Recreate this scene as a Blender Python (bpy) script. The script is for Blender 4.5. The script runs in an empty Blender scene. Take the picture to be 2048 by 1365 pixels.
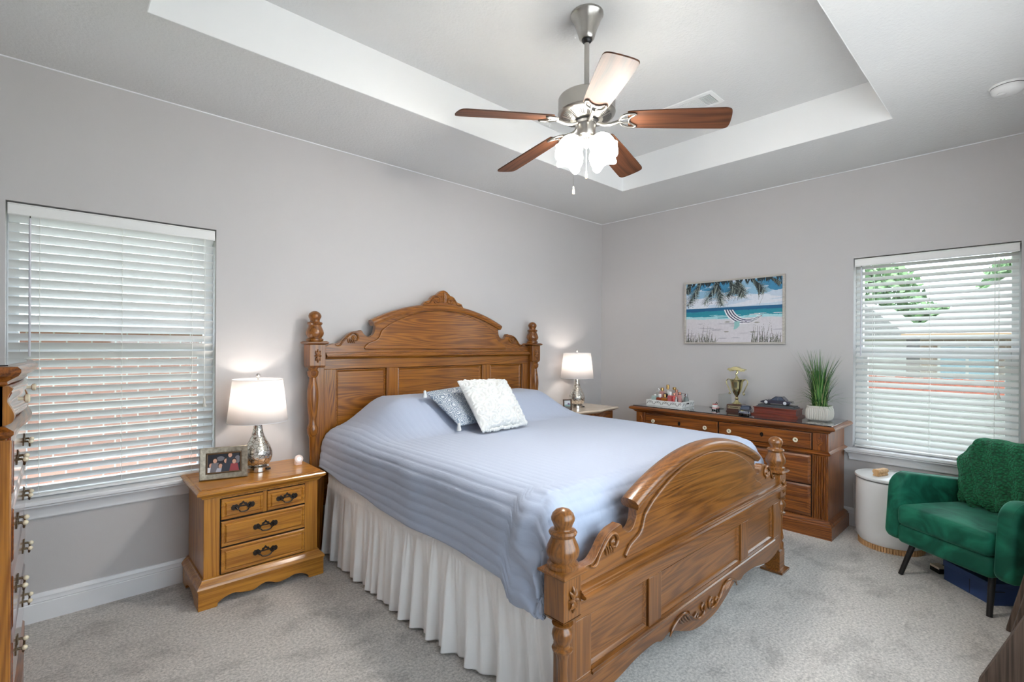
import bpy, bmesh, math, random
from mathutils import Vector, Matrix, noise
from math import sin, cos, pi, radians

random.seed(7)
SC = bpy.context.scene
COL = SC.collection

# ------------------------------------------------------------------ camera
FPX, PCX, PCY, YAW, ROLL = 974.756, 1008.844, 691.213, 0.7400, -0.0052
cam_data = bpy.data.cameras.new('camera')
cam = bpy.data.objects.new('camera', cam_data)
COL.objects.link(cam)
cam_data.sensor_width = 36.0
cam_data.lens = FPX / 2048.0 * 36.0
cam_data.shift_x = (1024.0 - PCX) / 2048.0
cam_data.shift_y = (PCY - 682.5) / 2048.0
cam_data.clip_start = 0.02
cam_data.clip_end = 200
cam.matrix_world = (Matrix.Translation((-4.5124, -3.3232, 1.3714)) @ Matrix.Rotation(-YAW, 4, 'Z')
                    @ Matrix.Rotation(pi / 2, 4, 'X') @ Matrix.Rotation(-ROLL, 4, 'Z'))
SC.camera = cam

# ------------------------------------------------------------------ world, exposure
SC.view_settings.view_transform = 'Standard'
SC.view_settings.look = 'None'
SC.view_settings.gamma = 1.0
SC.view_settings.use_curve_mapping = False
SC.view_settings.exposure = 1.32
world = bpy.data.worlds.new('world')
SC.world = world
world.use_nodes = True
bg = world.node_tree.nodes['Background']
bg.inputs[0].default_value = (0.80, 0.90, 1.0, 1)
bg.inputs[1].default_value = 2.4
FAN_SHADE = 5.0
FAN_BULB = 6.5
LAMP_BULB = 1.2
sun_data = bpy.data.lights.new('sun', 'SUN'); sun_data.energy = 4.0; sun_data.angle = radians(.6); sun_data.color = (1, .97, .93)
sun = bpy.data.objects.new('sun', sun_data); COL.objects.link(sun); sun.rotation_euler = (radians(16), 0, 0)   # high sun from the south, kept off the glass by an added overhang

# ------------------------------------------------------------------ helpers
def lin(c):
    return tuple(((v / 255) / 12.92 if v / 255 <= .04045 else ((v / 255 + .055) / 1.055) ** 2.4) for v in c)

class MB:
    def __init__(s): s.v = []; s.f = []; s.m = []; s.cur = 0; s.uv = None
    def mat(s, i): s.cur = i; return s
    def add(s, vs, fs):
        b = len(s.v); s.v += [tuple(v) for v in vs]
        s.f += [tuple(i + b for i in f) for f in fs]; s.m += [s.cur] * len(fs); return s
    def box(s, x0, x1, y0, y1, z0, z1):
        x0, x1 = min(x0, x1), max(x0, x1); y0, y1 = min(y0, y1), max(y0, y1); z0, z1 = min(z0, z1), max(z0, z1)
        return s.add([(x0, y0, z0), (x1, y0, z0), (x1, y1, z0), (x0, y1, z0), (x0, y0, z1), (x1, y0, z1), (x1, y1, z1), (x0, y1, z1)],
                     [(0, 3, 2, 1), (4, 5, 6, 7), (0, 1, 5, 4), (1, 2, 6, 5), (2, 3, 7, 6), (3, 0, 4, 7)])
    def loft(s, rings, cap=True, closed=True):
        n = len(rings[0]); vs = [p for r in rings for p in r]; fs = []
        for i in range(len(rings) - 1):
            for j in range(n if closed else n - 1):
                k = (j + 1) % n
                fs.append((i * n + j, i * n + k, (i + 1) * n + k, (i + 1) * n + j))
        if cap:
            fs.append(tuple(range(n - 1, -1, -1))); fs.append(tuple((len(rings) - 1) * n + j for j in range(n)))
        return s.add(vs, fs)
    def rectloft(s, x0, x1, y0, y1, prof):          # prof: (outset, z) going up
        return s.loft([[(x0 - o, y0 - o, z), (x1 + o, y0 - o, z), (x1 + o, y1 + o, z), (x0 - o, y1 + o, z)] for o, z in prof])
    def lathe(s, prof, c=(0, 0, 0), segs=24, M=None, cap=True):   # prof: (r, z)
        rings = []
        for r, z in prof:
            ring = []
            for i in range(segs):
                a = 2 * pi * i / segs; p = Vector((r * cos(a), r * sin(a), z))
                if M is not None: p = M @ p
                ring.append((p.x + c[0], p.y + c[1], p.z + c[2]))
            rings.append(ring)
        return s.loft(rings, cap)
    def tube(s, pts, r, segs=8, cap=True):
        pts = [Vector(p) for p in pts]; n = len(pts)
        rr = r if isinstance(r, (list, tuple)) else [r] * n
        t0 = (pts[1] - pts[0]).normalized()
        up = Vector((0, 0, 1)) if abs(t0.z) < .9 else Vector((1, 0, 0))
        nrm = t0.cross(up).normalized(); rings = []
        for i in range(n):
            t = (pts[min(i + 1, n - 1)] - pts[max(i - 1, 0)])
            if t.length < 1e-9: t = t0.copy()
            t.normalize()
            nrm = (nrm - t * nrm.dot(t))
            if nrm.length < 1e-6: nrm = t.orthogonal()
            nrm.normalize(); b = t.cross(nrm)
            rings.append([tuple(pts[i] + (nrm * cos(2 * pi * k / segs) + b * sin(2 * pi * k / segs)) * rr[i]) for k in range(segs)])
        return s.loft(rings, cap)
    def prism(s, pts, M):                            # 2D outline (a, b); M(a, b, d) -> 3D for d = 0, 1
        n = len(pts)
        vs = [M(a, b, 0) for a, b in pts] + [M(a, b, 1) for a, b in pts]
        fs = [tuple(range(n - 1, -1, -1)), tuple(range(n, 2 * n))]
        fs += [(i, (i + 1) % n, n + (i + 1) % n, n + i) for i in range(n)]
        return s.add(vs, fs)
    def prism_y(s, pts, y0, y1): return s.prism(pts, lambda a, b, d: (a, y0 if d == 0 else y1, b))
    def prism_x(s, pts, x0, x1): return s.prism(pts, lambda a, b, d: (x0 if d == 0 else x1, a, b))
    def prism_z(s, pts, z0, z1): return s.prism(pts, lambda a, b, d: (a, b, z0 if d == 0 else z1))
    def strip_y(s, top, bot, y0, y1):                # board between two polylines of equal length (x,z), robust for concave outlines
        n = len(top); vs = []
        for y in (y0, y1): vs += [(a, y, b) for a, b in top] + [(a, y, b) for a, b in bot]
        fs = []
        for i in range(n - 1):
            fs += [(n + i, n + i + 1, i + 1, i), (3 * n + i + 1, 3 * n + i, 2 * n + i, 2 * n + i + 1),
                   (i, i + 1, 2 * n + i + 1, 2 * n + i), (n + i + 1, n + i, 3 * n + i, 3 * n + i + 1)]
        fs += [(0, 2 * n, 3 * n, n), (n - 1, 2 * n - 1, 4 * n - 1, 3 * n - 1)]
        return s.add(vs, fs)
    def grid(s, P):                                  # P[i][j] points
        n, m = len(P), len(P[0])
        return s.add([p for r in P for p in r], [(i * m + j, i * m + j + 1, (i + 1) * m + j + 1, (i + 1) * m + j) for i in range(n - 1) for j in range(m - 1)])
    def sphere(s, c, r, segs=16, rings=10, sc=(1, 1, 1)):
        prof = [(max(r * sin(pi * i / rings), 1e-4), -r * cos(pi * i / rings)) for i in range(rings + 1)]
        b = len(s.v); s.lathe(prof, (0, 0, 0), segs)
        for i in range(b, len(s.v)):
            v = s.v[i]; s.v[i] = (v[0] * sc[0] + c[0], v[1] * sc[1] + c[1], v[2] * sc[2] + c[2])
        return s
    def xf(s, M, start=0):
        for i in range(start, len(s.v)): s.v[i] = tuple(M @ Vector(s.v[i]))
        return s
    def build(s, name, mats, parent=None, world=False, smooth=35, bevel=0, seg=2, sub=0, solid=0, recalc=True):
        off = Vector((0, 0, 0))
        if world and parent is not None:
            p = parent
            while p is not None: off += p.location; p = p.parent
        me = bpy.data.meshes.new(name)
        me.from_pydata([tuple(Vector(v) - off) for v in s.v], [], s.f)
        mats = mats if isinstance(mats, (list, tuple)) else [mats]
        for m in mats: me.materials.append(m)
        if len(mats) > 1: me.polygons.foreach_set('material_index', s.m)
        if s.uv:
            ul = me.uv_layers.new(name='UVMap')
            for p in me.polygons:
                for li in p.loop_indices: ul.data[li].uv = s.uv[me.loops[li].vertex_index]
        if recalc:
            bm = bmesh.new(); bm.from_mesh(me); bmesh.ops.recalc_face_normals(bm, faces=bm.faces); bm.to_mesh(me); bm.free()
        if smooth:
            me.polygons.foreach_set('use_smooth', [True] * len(me.polygons))
            me.set_sharp_from_angle(angle=radians(smooth))
        me.update()
        o = bpy.data.objects.new(name, me); COL.objects.link(o)
        if parent is not None: o.parent = parent
        if bevel:
            b = o.modifiers.new('bevel', 'BEVEL'); b.width = bevel; b.segments = seg; b.limit_method = 'ANGLE'; b.angle_limit = radians(40)
        if solid:
            q = o.modifiers.new('solid', 'SOLIDIFY'); q.thickness = solid; q.offset = -1
        if sub:
            q = o.modifiers.new('sub', 'SUBSURF'); q.levels = sub; q.render_levels = sub
        return o

def thing(name, label, cat, loc=(0, 0, 0), rotz=0, group=None):
    o = bpy.data.objects.new(name, None); COL.objects.link(o)
    o.empty_display_size = .1
    o.location = loc; o.rotation_euler = (0, 0, rotz); o['label'] = label; o['category'] = cat
    if group: o['group'] = group
    return o
def tag(o, label, cat, group=None):
    o['label'] = label; o['category'] = cat
    if group: o['group'] = group
    return o
def struct(o): o['kind'] = 'structure'; return o
def dup(root, loc, rotz, label, group=None):
    r = root.copy(); COL.objects.link(r); r.location = loc; r.rotation_euler = (0, 0, rotz)
    r['label'] = label
    if group: r['group'] = group
    for ch in [c for c in bpy.data.objects if c.parent == root]:
        c = ch.copy(); COL.objects.link(c); c.parent = r
        for g in [q for q in bpy.data.objects if q.parent == ch]:
            d = g.copy(); COL.objects.link(d); d.parent = c
    return r

# ------------------------------------------------------------------ materials
def _mat(name):
    m = bpy.data.materials.new(name); m.use_nodes = True
    nt = m.node_tree; b = nt.nodes['Principled BSDF']
    return m, nt, b
def plain(name, c, rough=.5, metal=0, spec=.5, coat=0, sheen=0, noise_amt=0, nscale=20, bump=0, bscale=200, bdist=.002, alpha=1, emis=None, es=0, trans=0):
    m, nt, b = _mat(name); L = lin(c)
    b.inputs['Base Color'].default_value = (*L, 1); b.inputs['Roughness'].default_value = rough
    b.inputs['Metallic'].default_value = metal; b.inputs['Specular IOR Level'].default_value = spec
    b.inputs['Coat Weight'].default_value = coat; b.inputs['Coat Roughness'].default_value = .12
    if sheen: b.inputs['Sheen Weight'].default_value = sheen; b.inputs['Sheen Roughness'].default_value = .4
    if trans: b.inputs['Transmission Weight'].default_value = trans
    if emis: b.inputs['Emission Color'].default_value = (*lin(emis), 1); b.inputs['Emission Strength'].default_value = es
    tc = None
    if noise_amt or bump:
        tc = nt.nodes.new('ShaderNodeTexCoord')
    if noise_amt:
        n = nt.nodes.new('ShaderNodeTexNoise'); n.inputs['Scale'].default_value = nscale; n.inputs['Detail'].default_value = 4
        nt.links.new(tc.outputs['Object'], n.inputs['Vector'])
        r = nt.nodes.new('ShaderNodeMapRange'); r.inputs['From Min'].default_value = .3; r.inputs['From Max'].default_value = .7
        r.inputs['To Min'].default_value = 1 - noise_amt; r.inputs['To Max'].default_value = 1 + noise_amt
        nt.links.new(n.outputs['Fac'], r.inputs['Value'])
        x = nt.nodes.new('ShaderNodeVectorMath'); x.operation = 'SCALE'; x.inputs[0].default_value = L
        nt.links.new(r.outputs['Result'], x.inputs['Scale']); nt.links.new(x.outputs['Vector'], b.inputs['Base Color'])
    if bump:
        n = nt.nodes.new('ShaderNodeTexNoise'); n.inputs['Scale'].default_value = bscale; n.inputs['Detail'].default_value = 3
        nt.links.new(tc.outputs['Object'], n.inputs['Vector'])
        bp = nt.nodes.new('ShaderNodeBump'); bp.inputs['Strength'].default_value = bump; bp.inputs['Distance'].default_value = bdist
        nt.links.new(n.outputs['Fac'], bp.inputs['Height']); nt.links.new(bp.outputs['Normal'], b.inputs['Normal'])
    return m

def wood(name, dark, light, axis='x', rough=.3, coat=.5, rings=1.0, streak=1.0, seed=0.0):
    m, nt, b = _mat(name); N = nt.nodes.new; lk = nt.links.new
    tc = N('ShaderNodeTexCoord'); mp = N('ShaderNodeMapping')
    sc = {'x': (.55, 9, 9), 'y': (9, .55, 9), 'z': (9, 9, .55)}[axis]
    mp.inputs['Scale'].default_value = sc; mp.inputs['Location'].default_value = (seed, seed * 1.7, seed * .6)
    lk(tc.outputs['Object'], mp.inputs['Vector'])
    w = N('ShaderNodeTexNoise'); w.inputs['Scale'].default_value = .75; w.inputs['Detail'].default_value = 2; w.inputs['Distortion'].default_value = .6
    lk(mp.outputs['Vector'], w.inputs['Vector'])
    mu = N('ShaderNodeMath'); mu.operation = 'MULTIPLY'; mu.inputs[1].default_value = 120 * rings; lk(w.outputs['Fac'], mu.inputs[0])
    si = N('ShaderNodeMath'); si.operation = 'SINE'; lk(mu.outputs[0], si.inputs[0])
    ma = N('ShaderNodeMapRange'); ma.inputs['From Min'].default_value = -1; ma.inputs['From Max'].default_value = 1; lk(si.outputs[0], ma.inputs['Value'])
    mp2 = N('ShaderNodeMapping'); mp2.inputs['Scale'].default_value = tuple(v * (16 if v > 2 else 5) for v in sc)
    lk(tc.outputs['Object'], mp2.inputs['Vector'])
    f = N('ShaderNodeTexNoise'); f.inputs['Scale'].default_value = 1.6; f.inputs['Detail'].default_value = 5; lk(mp2.outputs['Vector'], f.inputs['Vector'])
    mx = N('ShaderNodeMix'); mx.data_type = 'FLOAT'; mx.inputs[0].default_value = .76; lk(ma.outputs['Result'], mx.inputs[2]); lk(f.outputs['Fac'], mx.inputs[3])
    g = N('ShaderNodeTexNoise'); g.inputs['Scale'].default_value = 1.4; lk(tc.outputs['Object'], g.inputs['Vector'])
    ad = N('ShaderNodeMath'); ad.operation = 'ADD'; lk(mx.outputs[0], ad.inputs[0])
    g2 = N('ShaderNodeMath'); g2.operation = 'MULTIPLY_ADD'; g2.inputs[1].default_value = .5; g2.inputs[2].default_value = -.25; lk(g.outputs['Fac'], g2.inputs[0]); lk(g2.outputs[0], ad.inputs[1])
    cr = N('ShaderNodeValToRGB'); cr.color_ramp.elements[0].position = .24; cr.color_ramp.elements[1].position = .70
    cr.color_ramp.elements[0].color = (*lin(dark), 1); cr.color_ramp.elements[1].color = (*lin(light), 1)
    lk(ad.outputs[0], cr.inputs['Fac']); lk(cr.outputs['Color'], b.inputs['Base Color'])
    b.inputs['Roughness'].default_value = rough; b.inputs['Coat Weight'].default_value = coat; b.inputs['Coat Roughness'].default_value = .16
    bp = N('ShaderNodeBump'); bp.inputs['Strength'].default_value = .12; bp.inputs['Distance'].default_value = .001
    lk(f.outputs['Fac'], bp.inputs['Height']); lk(bp.outputs['Normal'], b.inputs['Normal'])
    return m
def glassy(name, tint=(1, 1, 1), refl=.08):
    m = bpy.data.materials.new(name); m.use_nodes = True; nt = m.node_tree; nt.nodes.clear()
    o = nt.nodes.new('ShaderNodeOutputMaterial'); t = nt.nodes.new('ShaderNodeBsdfTransparent'); g = nt.nodes.new('ShaderNodeBsdfGlossy')
    t.inputs[0].default_value = (*tint, 1); g.inputs['Roughness'].default_value = .02
    x = nt.nodes.new('ShaderNodeMixShader'); x.inputs[0].default_value = refl
    nt.links.new(t.outputs[0], x.inputs[1]); nt.links.new(g.outputs[0], x.inputs[2]); nt.links.new(x.outputs[0], o.inputs[0])
    return m
def translucent(name, c, f=.5, emis=0, ecol=(255, 240, 220)):
    m = bpy.data.materials.new(name); m.use_nodes = True; nt = m.node_tree; nt.nodes.clear()
    o = nt.nodes.new('ShaderNodeOutputMaterial'); t = nt.nodes.new('ShaderNodeBsdfTranslucent'); d = nt.nodes.new('ShaderNodeBsdfDiffuse')
    t.inputs[0].default_value = (*lin(c), 1); d.inputs[0].default_value = (*lin(c), 1)
    x = nt.nodes.new('ShaderNodeMixShader'); x.inputs[0].default_value = f
    nt.links.new(d.outputs[0], x.inputs[1]); nt.links.new(t.outputs[0], x.inputs[2])
    if emis:
        e = nt.nodes.new('ShaderNodeEmission'); e.inputs[0].default_value = (*lin(ecol), 1); e.inputs[1].default_value = emis
        a = nt.nodes.new('ShaderNodeAddShader'); nt.links.new(x.outputs[0], a.inputs[0]); nt.links.new(e.outputs[0], a.inputs[1])
        nt.links.new(a.outputs[0], o.inputs[0])
    else: nt.links.new(x.outputs[0], o.inputs[0])
    return m

HB = ((92, 46, 10), (156, 97, 28))      # headboard oak
FB = ((84, 46, 15), (142, 89, 36))       # footboard oak
NS = ((148, 88, 24), (204, 142, 52))      # golden oak nightstand
DR = ((82, 36, 9), (158, 91, 30))         # red-brown oak dresser
HBX, HBZ = wood('oak_bed_x', *HB, axis='x'), wood('oak_bed_z', *HB, axis='z')
FBX, FBZ, FBY = wood('oak_foot_x', *FB, axis='x', seed=3), wood('oak_foot_z', *FB, axis='z', seed=3), wood('oak_foot_y', *FB, axis='y', seed=3)
NSX, NSZ = wood('golden_oak_x', *NS, axis='x', seed=5, rings=.7), wood('golden_oak_z', *NS, axis='z', seed=5, rings=.6)
DRY, DRZ, DRX = wood('red_oak_y', *DR, axis='y', seed=9), wood('red_oak_z', *DR, axis='z', seed=9), wood('red_oak_x', *DR, axis='x', seed=9)
DARKGAP = plain('dark_gap', (24, 13, 7), .8)
WHITE_TRIM = plain('white_trim_paint', (236, 237, 240), .35)
WALL = plain('grey_wall_paint', (200, 197, 197), .85, bump=.25, bscale=260, bdist=.001)
CEIL = plain('ceiling_paint', (222, 222, 221), .95, bump=.7, bscale=75, bdist=.004)
TRAYW = plain('tray_side_white_paint', (242, 243, 243), .8)
NICKEL = plain('brushed_nickel', (176, 173, 168), .28, metal=1, bump=.05, bscale=300)
CHROME = plain('polished_nickel', (205, 203, 200), .12, metal=1)
PEWTER = plain('dark_pewter', (70, 64, 60), .35, metal=.9)
BRASS = plain('aged_brass', (120, 104, 84), .35, metal=1)
IVORY = plain('ivory_porcelain', (232, 220, 192), .25, coat=.5)
WHITEP = plain('white_plastic', (236, 236, 235), .35)
BLACKM = plain('black_metal', (18, 18, 20), .4)
# ================================================================== ROOM SHELL
XW, YS, H, H2 = -5.09, -3.57, 2.74, 3.006
WA = (-4.705, -3.820, 0.60, 2.055)      # window in the headboard wall: x0, x1, z0, z1
WB = (-3.250, -2.363, 0.60, 2.055)      # window in the dresser wall:   y0, y1, z0, z1
T = .14
def carpet_mat():
    m, nt, b = _mat('carpet'); N = nt.nodes.new; lk = nt.links.new
    tc = N('ShaderNodeTexCoord')
    n1 = N('ShaderNodeTexNoise'); n1.inputs['Scale'].default_value = 3.2; n1.inputs['Detail'].default_value = 7; n1.inputs['Roughness'].default_value = .72; n1.inputs['Distortion'].default_value = .35
    n2 = N('ShaderNodeTexNoise'); n2.inputs['Scale'].default_value = 85; n2.inputs['Detail'].default_value = 6; n2.inputs['Roughness'].default_value = .7
    mp = N('ShaderNodeMapping'); mp.inputs['Rotation'].default_value = (0, 0, .9); mp.inputs['Scale'].default_value = (1, 1.6, 1)
    lk(tc.outputs['Object'], mp.inputs['Vector']); lk(mp.outputs['Vector'], n1.inputs['Vector']); lk(tc.outputs['Object'], n2.inputs['Vector'])
    r1 = N('ShaderNodeValToRGB'); e = r1.color_ramp.elements
    e[0].position = .30; e[0].color = (*lin((172, 168, 164)), 1); e[1].position = .50; e[1].color = (*lin((218, 213, 208)), 1)
    lk(n1.outputs['Fac'], r1.inputs['Fac'])
    r2 = N('ShaderNodeMapRange'); r2.inputs['From Min'].default_value = .35; r2.inputs['From Max'].default_value = .65; r2.inputs['To Min'].default_value = .58; r2.inputs['To Max'].default_value = 1.22
    lk(n2.outputs['Fac'], r2.inputs['Value'])
    x = N('ShaderNodeVectorMath'); x.operation = 'SCALE'; lk(r1.outputs['Color'], x.inputs[0]); lk(r2.outputs['Result'], x.inputs['Scale'])
    lk(x.outputs['Vector'], b.inputs['Base Color']); b.inputs['Roughness'].default_value = 1; b.inputs['Specular IOR Level'].default_value = .1
    b.inputs['Sheen Weight'].default_value = .3
    bp = N('ShaderNodeBump'); bp.inputs['Strength'].default_value = .9; bp.inputs['Distance'].default_value = .008
    lk(n2.outputs['Fac'], bp.inputs['Height']); lk(bp.outputs['Normal'], b.inputs['Normal'])
    return m
CARPET = carpet_mat()
mb = MB(); mb.box(XW - T, T, YS - T, T, -.12, 0)
struct(mb.build('floor', CARPET, smooth=0))
mb = MB(); x0, x1, z0, z1 = WA
mb.box(XW - T, x0, 0, T, 0, H); mb.box(x1, 0, 0, T, 0, H); mb.box(x0, x1, 0, T, 0, z0); mb.box(x0, x1, 0, T, z1, H)
struct(mb.build('wall_north', WALL, smooth=0))
mb = MB(); y0, y1, z0, z1 = WB
mb.box(0, T, YS - T, y0, 0, H); mb.box(0, T, y1, T, 0, H); mb.box(0, T, y0, y1, 0, z0); mb.box(0, T, y0, y1, z1, H)
struct(mb.build('wall_east', WALL, smooth=0))
mb = MB(); mb.box(XW - T, XW, YS, 0, 0, H); struct(mb.build('wall_west', WALL, smooth=0))
WFILL = (-4.15, -1.30, 0.55, 2.35)      # wide unseen window, added behind the camera for fill daylight
mb = MB(); x0, x1, z0, z1 = WFILL
mb.box(XW, x0, YS - T, YS, 0, H); mb.box(x1, 0, YS - T, YS, 0, H); mb.box(x0, x1, YS - T, YS, 0, z0); mb.box(x0, x1, YS - T, YS, z1, H)
struct(mb.build('wall_south', WALL, smooth=0))
# tray ceiling: lower ring, white sides, raised field
TX0, TX1, TY0, TY1 = -4.252, -.836, -2.734, -.837
mb = MB()
mb.box(XW - T, T, TY1, T, H, H2 + .2); mb.box(XW - T, T, YS - T, TY0, H, H2 + .2)
mb.box(XW - T, TX0, TY0, TY1, H, H2 + .2); mb.box(TX1, T, TY0, TY1, H, H2 + .2)
mb.box(TX0, TX1, TY0, TY1, H2, H2 + .2)
mb.mat(1); e = .004
mb.box(TX0, TX1, TY1 - e, TY1, H + .0005, H2); mb.box(TX0, TX1, TY0, TY0 + e, H + .0005, H2)
mb.box(TX0, TX0 + e, TY0 + e, TY1 - e, H + .0005, H2); mb.box(TX1 - e, TX1, TY0 + e, TY1 - e, H + .0005, H2)
struct(mb.build('ceiling', [CEIL, TRAYW], smooth=0))
# thin white strip at wall / ceiling joint
mb = MB(); mb.box(XW, 0, -.005, 0, H - .006, H); struct(mb.build('trim_1', WHITE_TRIM, smooth=0))
mb = MB(); mb.box(-.005, 0, YS, -.005, H - .006, H); struct(mb.build('trim_2', WHITE_TRIM, smooth=0))
mb = MB(); mb.box(XW - .7, .7, YS - T - .75, YS - T, 2.62, 2.74); struct(mb.build('sun_block', WHITE_TRIM, smooth=0))   # unseen overhang, added to keep direct sun out of the rear opening
# baseboards with a moulded cap
BBP = [(0, 0), (-.016, 0), (-.016, .088), (-.013, .092), (-.016, .097), (-.012, .112), (-.014, .118), (-.008, .134), (0, .136)]
mb = MB(); mb.prism_x(BBP, XW, -.001)
struct(mb.build('baseboard_north', WHITE_TRIM))
mb = MB(); mb.prism_y([(a, b) for a, b in BBP], YS, -.016); struct(mb.build('baseboard_east', WHITE_TRIM))
mb = MB(); mb.prism_y([(XW - a, b) for a, b in BBP], YS, -.016); struct(mb.build('baseboard_west', WHITE_TRIM))
mb = MB(); mb.prism_x([(YS - a, b) for a, b in BBP], XW + .016, -.016); struct(mb.build('baseboard_south', WHITE_TRIM))

VINYL = plain('white_vinyl', (232, 234, 236), .4)
PANE = glassy('window_glass', (.97, .99, .985), .06)
SLATM = translucent('blind_slat_white', (226, 226, 225), .08)
CORD = plain('blind_cord', (236, 236, 232), .8)
def window(n, a0, a1, z0, z1, tr):
    """tr(a, d, z) -> world, a along the wall, d outward from the room face"""
    root = bpy.data.objects.new('window_%d' % n, None); COL.objects.link(root); root['kind'] = 'structure'
    def bx(m, A0, A1, D0, D1, Z0, Z1):
        p, q = tr(A0, D0, Z0), tr(A1, D1, Z1); m.box(p[0], q[0], p[1], q[1], p[2], q[2])
    m = MB(); w = .045; mid = (z0 + z1) / 2 + .01
    bx(m, a0, a0 + w, .085, .135, z0, z1); bx(m, a1 - w, a1, .085, .135, z0, z1)
    bx(m, a0, a1, .085, .135, z0, z0 + w); bx(m, a0, a1, .085, .135, z1 - w, z1)
    bx(m, a0 + w, a1 - w, .088, .128, mid - .032, mid + .032)
    bx(m, a0 + w, a0 + w + .03, .09, .12, z0 + w, mid); bx(m, a1 - w - .03, a1 - w, .09, .12, z0 + w, mid)
    m.build('window_frame', VINYL, root, bevel=.003)
    m = MB(); bx(m, a0 + w, a1 - w, .107, .110, z0 + w, z1 - w); m.build('window_pane', PANE, root, smooth=0)
    # sill and apron
    m = MB(); bx(m, a0, a1, -.002, .086, z0 - .02, z0 + .002)
    prof = [(-.0005, z0 - .022), (-.052, z0 - .022), (-.058, z0 - .016), (-.058, z0 - .004), (-.052, z0 + .002), (-.0005, z0 + .002)]
    ap = [(-.0005, z0 - .095), (-.010, z0 - .095), (-.016, z0 - .088), (-.016, z0 - .070), (-.020, z0 - .064), (-.022, z0 - .050), (-.034, z0 - .036), (-.046, z0 - .030), (-.046, z0 - .022), (-.0005, z0 - .022)]
    def run(pr, e0, e1):
        n_ = len(pr); A = [tr(a0 - e0(d), d, z) for d, z in pr]; B = [tr(a1 + e1(d), d, z) for d, z in pr]
        m.add(A + B, [tuple(range(n_)), tuple(range(2 * n_ - 1, n_ - 1, -1))] + [(i, (i + 1) % n_, n_ + (i + 1) % n_, n_ + i) for i in range(n_)])
    run(prof, lambda d: .045, lambda d: .045)
    run(ap, lambda d: .01 - d * .6, lambda d: .01 - d * .6)
    m.build('window_sill', WHITE_TRIM, root)
    return root
trA = lambda a, d, z: (a, d, z)
trB = lambda a, d, z: (d, a, z)
window(1, WA[0], WA[1], WA[2], WA[3], trA)
window(2, WB[0], WB[1], WB[2], WB[3], trB)
window(3, WFILL[0], WFILL[1], WFILL[2], WFILL[3], lambda a, d, z: (a, YS - d, z))  # added rear opening that lets in soft fill light

def blind(label, a0, a1, z0, z1, tr, tilt, wand_a, cord_a, cord_z):
    loc = tr((a0 + a1) / 2, .03, z0)
    root = thing('window_blind', label, 'blind', loc)
    g = .006; A0, A1 = a0 + g, a1 - g; dc = .036
    def bx(m, p0, p1, D0, D1, Z0, Z1):
        p, q = tr(p0, D0, Z0), tr(p1, D1, Z1); m.box(p[0], q[0], p[1], q[1], p[2], q[2])
    m = MB(); bx(m, A0, A1, .003, .012, z1 - .066, z1 - .008); bx(m, A0, A1, .0005, .0135, z1 - .016, z1 - .010); bx(m, A0, A1, .0005, .0135, z1 - .064, z1 - .056)
    m.build('valance', WHITEP, root, world=True, bevel=.002)
    m = MB(); bx(m, A0 + .01, A1 - .01, .014, .062, z1 - .05, z1 - .006); m.build('headrail', WHITEP, root, world=True)
    # slats
    m = MB(); top = z1 - .075; bot = z0 + .045; n = int(round((top - bot) / .0445)); pitch = (top - bot) / n
    hw = .0252; c, s = cos(tilt), sin(tilt)
    for i in range(n + 1):
        z = top - i * pitch; pts = []
        prof = []
        for k in range(5):
            q = -1 + k * .5; crown = .0022 * (1 - q * q)
            prof.append((dc + q * hw * c + crown * s, z + q * hw * s - crown * c * -1))
        ring0 = prof + [(d + .0026 * s, zz - .0026 * c) for d, zz in reversed(prof)]
        aa = (A0 + .004, A1 - .004)
        R0 = [tr(aa[0], d, zz) for d, zz in ring0]; R1 = [tr(aa[1], d, zz) for d, zz in ring0]
        m.loft([R0, R1])
    m.build('slats', SLATM, root, world=True, smooth=50)
    m = MB(); bx(m, A0 + .003, A1 - .003, dc - .024, dc + .024, z0 + .008, z0 + .022); m.build('bottom_rail', WHITEP, root, world=True, bevel=.003)
    for fr in (.13, .5, .87):
        a = A0 + (A1 - A0) * fr
        m = MB()
        for d in (dc - .026, dc + .026):
            m.tube([tr(a, d, z1 - .066), tr(a, d, z0 + .02)], .0011, 5)
        for i in range(n + 1):
            z = top - i * pitch - .003
            m.tube([tr(a, dc - .026, z - .014 * s), tr(a, dc + .026, z + .014 * s)], .0008, 4)
        m.build('ladder_cord', CORD, root, world=True)
    m = MB(); m.tube([tr(wand_a, -.004, z1 - .075), tr(wand_a, -.010, z1 - .75)], .0045, 8)
    m.build('tilt_wand', plain('wand_' + str(int(wand_a * -100)), (206, 205, 214), .3), root, world=True)
    m = MB(); m.tube([tr(wand_a, .006, z1 - .058), tr(wand_a, -.004, z1 - .075)], .002, 6); m.build('wand_hook', PEWTER, root, world=True)
    m = MB()
    for k in (-.004, .004): m.tube([tr(cord_a + k, .0, z1 - .06), tr(cord_a + k * .5, -.006, (z1 + cord_z) / 2), tr(cord_a, -.006, cord_z)], .0011, 5)
    lc = m.build('lift_cord', CORD, root, world=True)
    m = MB(); c3 = tr(cord_a, -.006, cord_z - .045)
    m.lathe([(.004, .045), (.006, .03), (.007, .012), (.012, 0), (.011, -.004)], c3, 10); m.build('cord_tassel', plain('tassel', (222, 220, 212), .4), lc, world=False).location = -lc.location - root.location
    return root
blind('white horizontal blind on the window behind the tall chest, slats nearly closed', *WA, trA, radians(-42), WA[0] + .085, WA[1] - .06, 1.05)
blind('white horizontal blind on the window behind the green armchair, slats half open', *WB, trB, radians(34), WB[1] - .05, WB[0] + .10, 1.09)

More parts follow.
